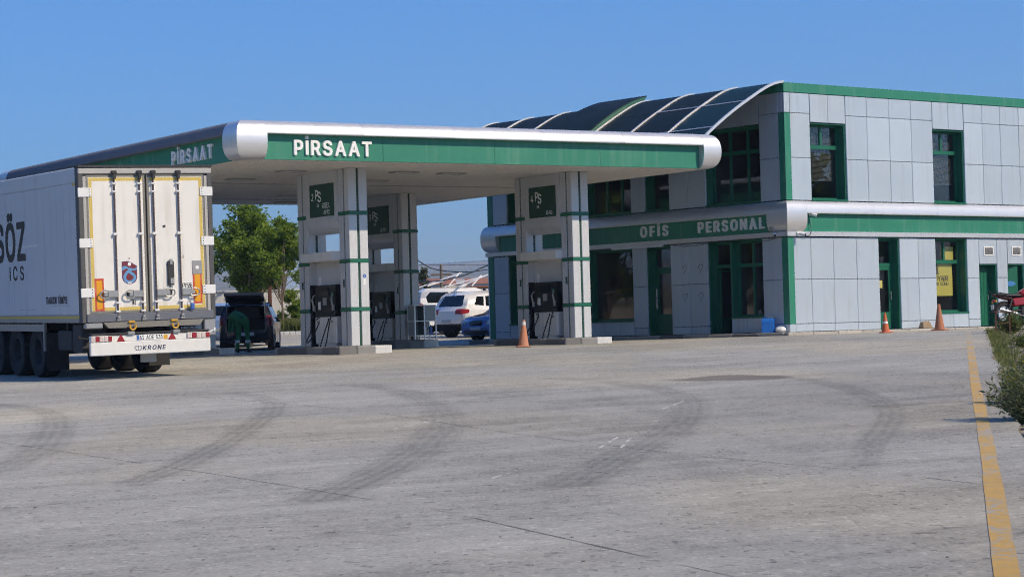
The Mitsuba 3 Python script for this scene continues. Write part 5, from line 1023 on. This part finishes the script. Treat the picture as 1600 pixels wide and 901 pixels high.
def tree(key, label, base, h, rad, n, seed, leaf='m_leaf', size=.075, trunk_h=.32, trunk_r=.07, clumps=26, group=None, squash=1.0, lean=(0, 0)):
    g = np.random.default_rng(seed); t = thing(key, label, 'tree', group); base = np.array(base, float); parts = []
    top = base+np.array([lean[0], lean[1], h*trunk_h])
    tp = curve([base, base*.5+top*.5+[.04, .03, 0], top], 8); parts.append(tube(tp, np.linspace(trunk_r, trunk_r*.75, 8), 8))
    cc = []
    for i in range(clumps):
        u = g.normal(size=3); u /= np.linalg.norm(u); rr = g.random()**.45
        c = base+np.array([lean[0], lean[1], 0])+[u[0]*rad*rr, u[1]*rad*rr, h*(trunk_h*.95+(1-trunk_h*.95)*(.5+.46*u[2]*rr*squash))]
        # narrower towards the top
        f = 1-.5*max(0, (c[2]-base[2])/h-.6)/.4; c[:2] = base[:2]+np.array(lean)+(c[:2]-base[:2]-np.array(lean))*f
        cc.append(c)
        if i < clumps*.6:
            m = top*.55+c*.45+g.normal(size=3)*.1; parts.append(tube(curve([top-[0, 0, .1*h*g.random()], m, c], 6), np.linspace(trunk_r*.5, .012, 6), 5))
    L = []
    for c in cc:
        k_ = int(n/clumps*g.uniform(.6, 1.4)); r = rad*g.uniform(.14, .36); q = g.normal(size=(k_, 3)); q /= np.linalg.norm(q, axis=1)[:, None]
        L.append(c+q*(r*g.random(k_)[:, None]**.5)*[1, 1, .85])
        for j in range(5):
            d = g.normal(size=3); d[2] = abs(d[2])*.6; d /= np.linalg.norm(d); kk = int(n/clumps*.07); s = g.random(kk)[:, None]; L.append(c+d*(r*(.8+1.1*s))+g.normal(size=(kk, 3))*.06)
    put(t+'__trunk', parts, 'm_bark', None, smooth=40); put(t+'__crown', leaves(np.vstack(L), size, g), leaf)
    return t
def on_ground(px, depth): p = at_px(px, 515, depth); return [p[0], p[1], float(ground_z(p[0], p[1]))-.05]
tree('leafy_tree', 'dense bright green tree right of the trailer under the canopy edge', on_ground(392, 99), 5.8, 1.85, 20000, 17, trunk_h=.22, clumps=64, size=.095)
tree('leafy_tree', 'smaller green tree at the right of the dense tree with its slim trunk showing', on_ground(441, 97), 5.3, 1.2, 10000, 12, trunk_h=.32, trunk_r=.05, clumps=32, size=.09)
tree('leafy_tree', 'low dark bush beside pylon 2 in front of the white wall', on_ground(460, 101), 2.1, .65, 5000, 13, trunk_h=.1, trunk_r=.03, clumps=14, size=.075)
tree('olive_tree', 'small grey-green tree above the white off-roader', on_ground(659, 135), 3.2, .6, 2500, 14, 'm_leaf_olive', .11, clumps=14)
post = thing('wooden_post', 'short brown post standing beside the slim tree trunk', 'post'); b = on_ground(423, 96.5); put(post+'__shaft', cb(b[0]-.08, b[0]+.08, b[1]-.08, b[1]+.08, b[2], b[2]+2.1, .02), 'm_rust'); put(post+'__cap', cb(b[0]-.09, b[0]+.09, b[1]-.09, b[1]+.09, b[2]+2.1, b[2]+2.14, .01), 'm_rust')
# tree rows outside the picture, mirrored in the panes; the right row is added
for i, (x, y, h) in enumerate(((-25, 57, 8), (-25, 62.5, 9), (-25, 68, 8.5), (-26, 73.5, 9), (-26, 79, 8), (-28, 86, 10), (-32, 95, 10))):
    tree('yard_tree', ('nearest', 'second', 'third', 'fourth', 'fifth', 'sixth', 'farthest')[i]+' broad tree of the row outside the picture on the left of the yard', (x, y, float(ground_z(x, y))-.1), h, 3.7, 9000, 30+i, size=.26, trunk_h=.12, trunk_r=.16, clumps=26, group='trees left of the yard')
for i, (x, y, h) in enumerate(((44, 52, 7), (52, 60, 9), (46, 70, 8), (60, 74, 9), (50, 44, 8))):  # added to darken the reflections in the front panes
    tree('roadside_tree', ('second', 'fourth', 'third', 'last', 'nearest')[i]+' broad tree of an added unseen row on the right, darkening the pane reflections', (x, y, float(ground_z(x, y))-.1), h, 3.6, 5000, 50+i, size=.28, trunk_h=.2, trunk_r=.16, clumps=22, group='added trees right of the yard')
def blades(cent, h, w, g, lean=.35):
    n = len(cent); a = g.random(n)*2*math.pi; hh = h*(.5+.8*g.random(n)); d = np.stack([np.cos(a), np.sin(a), 0*a], 1); s = np.stack([-np.sin(a), np.cos(a), 0*a], 1)*w
    le = (lean*g.random(n)*hh)[:, None]; up = np.stack([0*hh, 0*hh, hh], 1)
    v = np.stack([cent-s, cent+s, cent+up*.6+d*le*.4+s*.6, cent+up*.6+d*le*.4-s*.6, cent+up+d*le*1.3], 1).reshape(-1, 3); i = np.arange(n)*5
    return trimesh.Trimesh(v, np.vstack([np.stack([i, i+1, i+2], 1), np.stack([i, i+2, i+3], 1), np.stack([i+3, i+2, i+4], 1)]), process=False)
g = np.random.default_rng(21)
# the verge of weeds along the edge of the concrete
pts = []
for _ in range(3400):
    y = 20+36*g.random()**.8; dens = meshkit.noise(np.array([y*.35, 0, 3.]), 2)
    off = abs(g.normal())*(.26 if y > 30 else .15)+.0
    if g.random() > .25+1.0*dens or y < 23: continue
    x = edge_x(y)+off; pts.append([x, y, ground_z(x, y)-.03])
pts = np.array(pts); put('verge_grass', [blades(pts, .13, .006, g, .9), leaves(pts[::2]+g.normal(size=(len(pts[::2]), 3))*[.05, .05, .03]+[0, 0, .04], .026, g)], 'm_grass', label='ragged green weeds and grass along the edge of the concrete', category='grass', kind='stuff')
pts = []
for _ in range(2500):
    y = 22+36*g.random(); x = edge_x(y)+.5+2.5*g.random()
    if meshkit.noise(np.array([x*1.1, y*.8, 0.]), 5) < .52: continue
    pts.append([x, y, ground_z(x, y)-.03])
put('dry_grass', blades(np.array(pts), .14, .006, g, .9), 'm_weed', label='sparse dry grass tufts on the soil right of the edge', category='grass', kind='stuff')
pts = []
for _ in range(5000):
    px = g.uniform(428, 475); d = g.uniform(96, 101); p = at_px(px, 510, d); pts.append([p[0], p[1], float(ground_z(p[0], p[1]))])
put('far_grass', blades(np.array(pts), .55, .03, g, .6), 'm_grass', label='strip of green grass at the foot of the far white wall', category='grass', kind='stuff')
kb = thing('far_kerb', 'pale kerb in front of the far grass strip', 'kerb'); p0, p1 = at_px(425, 515, 95.5), at_px(480, 514, 95.5)
for i in range(6):
    a, b = p0+(p1-p0)*i/6, p0+(p1-p0)*(i+1)/6; z = float(ground_z(a[0], a[1])); put(kb+'__kerb_stone', cb(a[0]+.01, b[0]-.01, a[1]-.1, a[1]+.1, z-.2, z+.14, .02), 'm_kerb_light')
def weed_bush(label, x, y, h, rad, n, seed, flowers=0, leaf='m_weed', size=.022):
    g = np.random.default_rng(seed); w = thing('weed_bush', label, 'weed'); z = float(ground_z(x, y))-.03; st, L, fl = [], [], []
    for i in range(n):
        a = g.random()*2*math.pi; r = rad*g.random()**.6; hh = h*g.uniform(.5, 1.05)*(1-.45*(r/rad)**2)
        b = np.array([x+.25*r*math.cos(a), y+.25*r*math.sin(a), z]); tip = np.array([x+r*math.cos(a), y+r*math.sin(a), z+hh]); c = curve([b, b*.5+tip*.5+[.0, .0, .08*h], tip], 9); st.append(tube(c[::2], np.linspace(.006, .002, 5), 4))
        m = int(26*hh/h*1.4); q = c[g.integers(2, 9, m)]+g.normal(size=(m, 3))*[.035, .035, .03]; L.append(q)
        if g.random() < flowers: fl.append(tip+[0, 0, .01])
    put(w+'__stem', st, 'm_weed'); put(w+'__foliage', leaves(np.vstack(L), size, g, .4, 2.3), leaf)
    if fl:
        ms = []
        for f in fl:
            d = trimesh.creation.cone(.020, .016, sections=7); d.apply_transform(trimesh.transformations.rotation_matrix(math.pi+g.normal()*.4, [1, g.normal(), 0])); d.apply_translation(f); ms.append(d)
        put(w+'__flower', ms, 'm_petal', None, kind='stuff')
leaf_bsdf('m_weed_grey', leafcol([.085, .11, .05], [.26, .28, .15]), .7)
weed_bush('large spreading grey-green weed bush by the yellow line, nearest to the camera', 5.32, 23.0, .60, .48, 150, 61, .05, 'm_weed_grey', .024)
weed_bush('green weed with yellow flowers behind the grey-green bush', 6.05, 25.8, .60, .40, 85, 62, .7)
weed_bush('tall yellow-flowered weed second behind the grey-green bush', 6.8, 28.5, .50, .38, 75, 63, .6)
weed_bush('yellow-flowered weed clump half way along the concrete edge', 7.75, 32.2, .34, .34, 45, 64, .4)
weed_bush('low green weed clump spilling over the concrete edge', 8.2, 35.0, .20, .3, 35, 65, .12)
weed_bush('green weed clump in front of the rusty frame', 10.0, 43.6, .24, .35, 40, 66, .1)
weed_bush('leafy green weeds at the far end of the concrete edge', 11.75, 52.6, .48, .45, 70, 67, .05, size=.032)
# ---------------------------------------------------------------- background beyond the station
pr('m_wall_white', worn((.72, .70, .66), .12, .5, (.45, .42, .36), .2), .8); pr('m_wall_blue', (.36, .46, .60), .7); pr('m_roof_rust', worn((.28, .12, .07), .3, 1), .7); pr('m_house', worn((.55, .50, .43), .2, .2), .85); pr('m_house_b', worn((.48, .40, .32), .2, .2), .85); pr('m_pipe', (.74, .74, .74), .45); pr('m_roof_grey', (.35, .34, .33), .7)
ww = thing('white_wall', 'white plastered boundary wall behind the trees', 'wall'); a, b = at_px(300, 510, 103), at_px(486, 508, 103)
for i in range(5):
    x0, x1 = a[0]+(b[0]-a[0])*i/5, a[0]+(b[0]-a[0])*(i+1)/5; z = float(ground_z(x0, a[1])); put(ww+'__panel', cb(x0+.01, x1-.01, a[1]-.12, a[1]+.12, z-.3, z+1.85, .02), 'm_wall_white')
put(ww+'__coping', cb(a[0], b[0], a[1]-.17, a[1]+.17, z+1.85, z+1.93, .02), 'm_kerb_light')
def house(label, px, depth, w, d, h, wallm, roofm, rot=0, gable=True):
    p = at_px(px, 450, depth); z = float(total_z(p[0], p[1])); F = frame(np.array([p[0], p[1], z]), *uv(math.radians(rot)), Z); o = thing('house', label, 'house')
    put(o+'__wall', bx(-w/2, w/2, 0, d, -1.5, h), wallm, F)
    if gable: put(o+'__roof', prism(Polygon([(-.4, h+.003), (d+.4, h+.003), (d/2, h+d*.22)]), 'x', -w/2-.4, w/2+.4), roofm, F)
    else: put(o+'__roof', cb(-w/2-.2, w/2+.2, -.2, d+.2, h+.003, h+.3, .04), roofm, F)
    for i in range(max(1, int(w/3))):
        x = -w/2+(i+.5)*w/max(1, int(w/3)); wd = put(o+'__window', bx(x-.55, x+.55, -.05, -.002, h*.38, h*.38+1.3), 'm_white_plain', F); put(wd+'__pane', bx(x-.45, x+.45, -.08, -.052, h*.38+.1, h*.38+1.2), 'm_glass_dark', F)
house('low blue walled shed behind the white wall', 466, 128, 6, 6, 3.6, 'm_wall_blue', 'm_roof_grey', 4, False)
hs = [(668, 520, 9, 7, 3.2), (682, 700, 9, 7, 3.4), (700, 900, 12, 8, 3.6), (716, 620, 9, 7, 3.2), (728, 980, 12, 8, 3.6), (742, 760, 10, 7, 3.2), (757, 560, 9, 7, 3.0), (691, 1150, 14, 9, 3.8), (738, 1250, 15, 9, 4), (708, 1350, 15, 10, 4)]
lbl = ['left', 'second', 'third', 'fourth', 'fifth', 'sixth', 'seventh', 'eighth', 'ninth', 'tenth']
for i, q in enumerate(hs): house(f'small pale house on the far hillside between the pylons, {lbl[i]} of the row', *q, ('m_house', 'm_house_b', 'm_wall_white')[i % 3], ('m_roof_rust', 'm_roof_grey')[i % 2], (i*37) % 40-20)
# white steel roof frames, pole and wires
tf = thing('pipe_frame', 'white welded pipe frames leaning beyond the parked cars', 'pipe frame'); bz = lambda px, py, d: at_px(px, py, d)
for (q0, q1) in (((655, 449), (722, 426)), ((700, 448), (718, 426)), ((690, 450), (760, 430)), ((712, 450), (765, 428)), ((735, 449), (752, 430)), ((668, 447), (700, 436)), ((720, 449), (742, 438)), ((655, 452), (764, 447))):
    put(tf+'__pipe', bar(bz(*q0, 118), bz(*q1, 118.6), .034, 8), 'm_pipe')
lg = [bar(bz(x, y, 118.2), [bz(x, y, 118.2)[0], bz(x, y, 118.2)[1], float(ground_z(*bz(x, y, 118.2)[:2]))], .05, 8) for x, y in ((660, 449), (700, 447), (735, 449), (760, 447))]
put(tf+'__leg', lg, 'm_pipe')
cp = thing('lean_to_roof', 'rusty flat lean-to roof on thin posts right of the pipe frames', 'shelter'); a, b = bz(728, 449, 108), bz(764, 447.5, 108); z = b[2]; gz = float(ground_z(a[0], a[1]))
put(cp+'__roof', cb(a[0], b[0]+2, a[1], a[1]+3, z-.03, z+.05, .01), 'm_roof_rust'); put(cp+'__post', [bx(x-.04, x+.04, a[1]+.1, a[1]+.18, gz, z-.03) for x in (a[0]+.3, a[0]+1.4, b[0])], 'm_rust')
up = thing('utility_pole', 'dark utility pole carrying sagging wires beyond the cars', 'utility pole'); t0 = bz(689, 413, 150); put(up+'__shaft', tube([[t0[0], t0[1], float(ground_z(t0[0], t0[1]))], t0], [.13, .09], 8), 'm_bark'); put(up+'__cross_arm', cb(t0[0]-.7, t0[0]+.7, t0[1]-.05, t0[1]+.05, t0[2]-.75, t0[2]-.62, .01), 'm_bark')
def wire(label, pts, r=.02):
    w = thing('overhead_wire', label, 'wire'); put(w+'__strand', tube(curve(pts, 40), r, 5), 'm_black')
wire('dark thick wire sagging from pylon 3 past the pole', [bz(600, 382, 140), bz(652, 406, 140), bz(672, 418, 141), bz(690, 422.5, 142), bz(740, 424, 146), bz(770, 420, 150)], .035)
wire('dark wire rising to the office corner', [bz(655, 439, 125), bz(690, 438, 112), bz(725, 430, 100), bz(745, 422, 90), bz(764, 414.5, 78)], .03)
wire('thin level wire crossing the sky behind the cars', [bz(640, 414, 160), bz(700, 413.5, 160), bz(770, 413.5, 160)], .018)
wp = thing('steel_pole', 'slim white pole standing at the rear office corner', 'pole'); a = bz(764, 400, 77.5); gz = float(ground_z(a[0], a[1])); put(wp+'__shaft', bar([a[0], a[1], gz], [a[0], a[1], gz+3.55], .045, 12), 'm_pipe'); put(wp+'__foot', cb(a[0]-.15, a[0]+.15, a[1]-.15, a[1]+.15, gz-.1, gz+.06, .02), 'm_kerb')

# ---------------------------------------------------------------- air
scene['haze_medium'] = {'type': 'homogeneous', 'albedo': {'type': 'rgb', 'value': [.90, .95, .98]}, 'phase': {'type': 'hg', 'g': 0.25}, 'sigma_t': {'type': 'rgb', 'value': [1.25e-4, 1.55e-4, 2.0e-4]}}
scene['haze'] = {'type': 'cube', 'to_world': T4().translate([0, 0, 130]).scale([12000, 12000, 210]), 'bsdf': {'type': 'null'}, 'interior': {'type': 'ref', 'id': 'haze_medium'}}
labels['haze'] = {'label': 'thin blue air in front of the far hills', 'category': 'haze', 'kind': 'stuff'}
scene['camera']['medium'] = {'type': 'ref', 'id': 'haze_medium'}
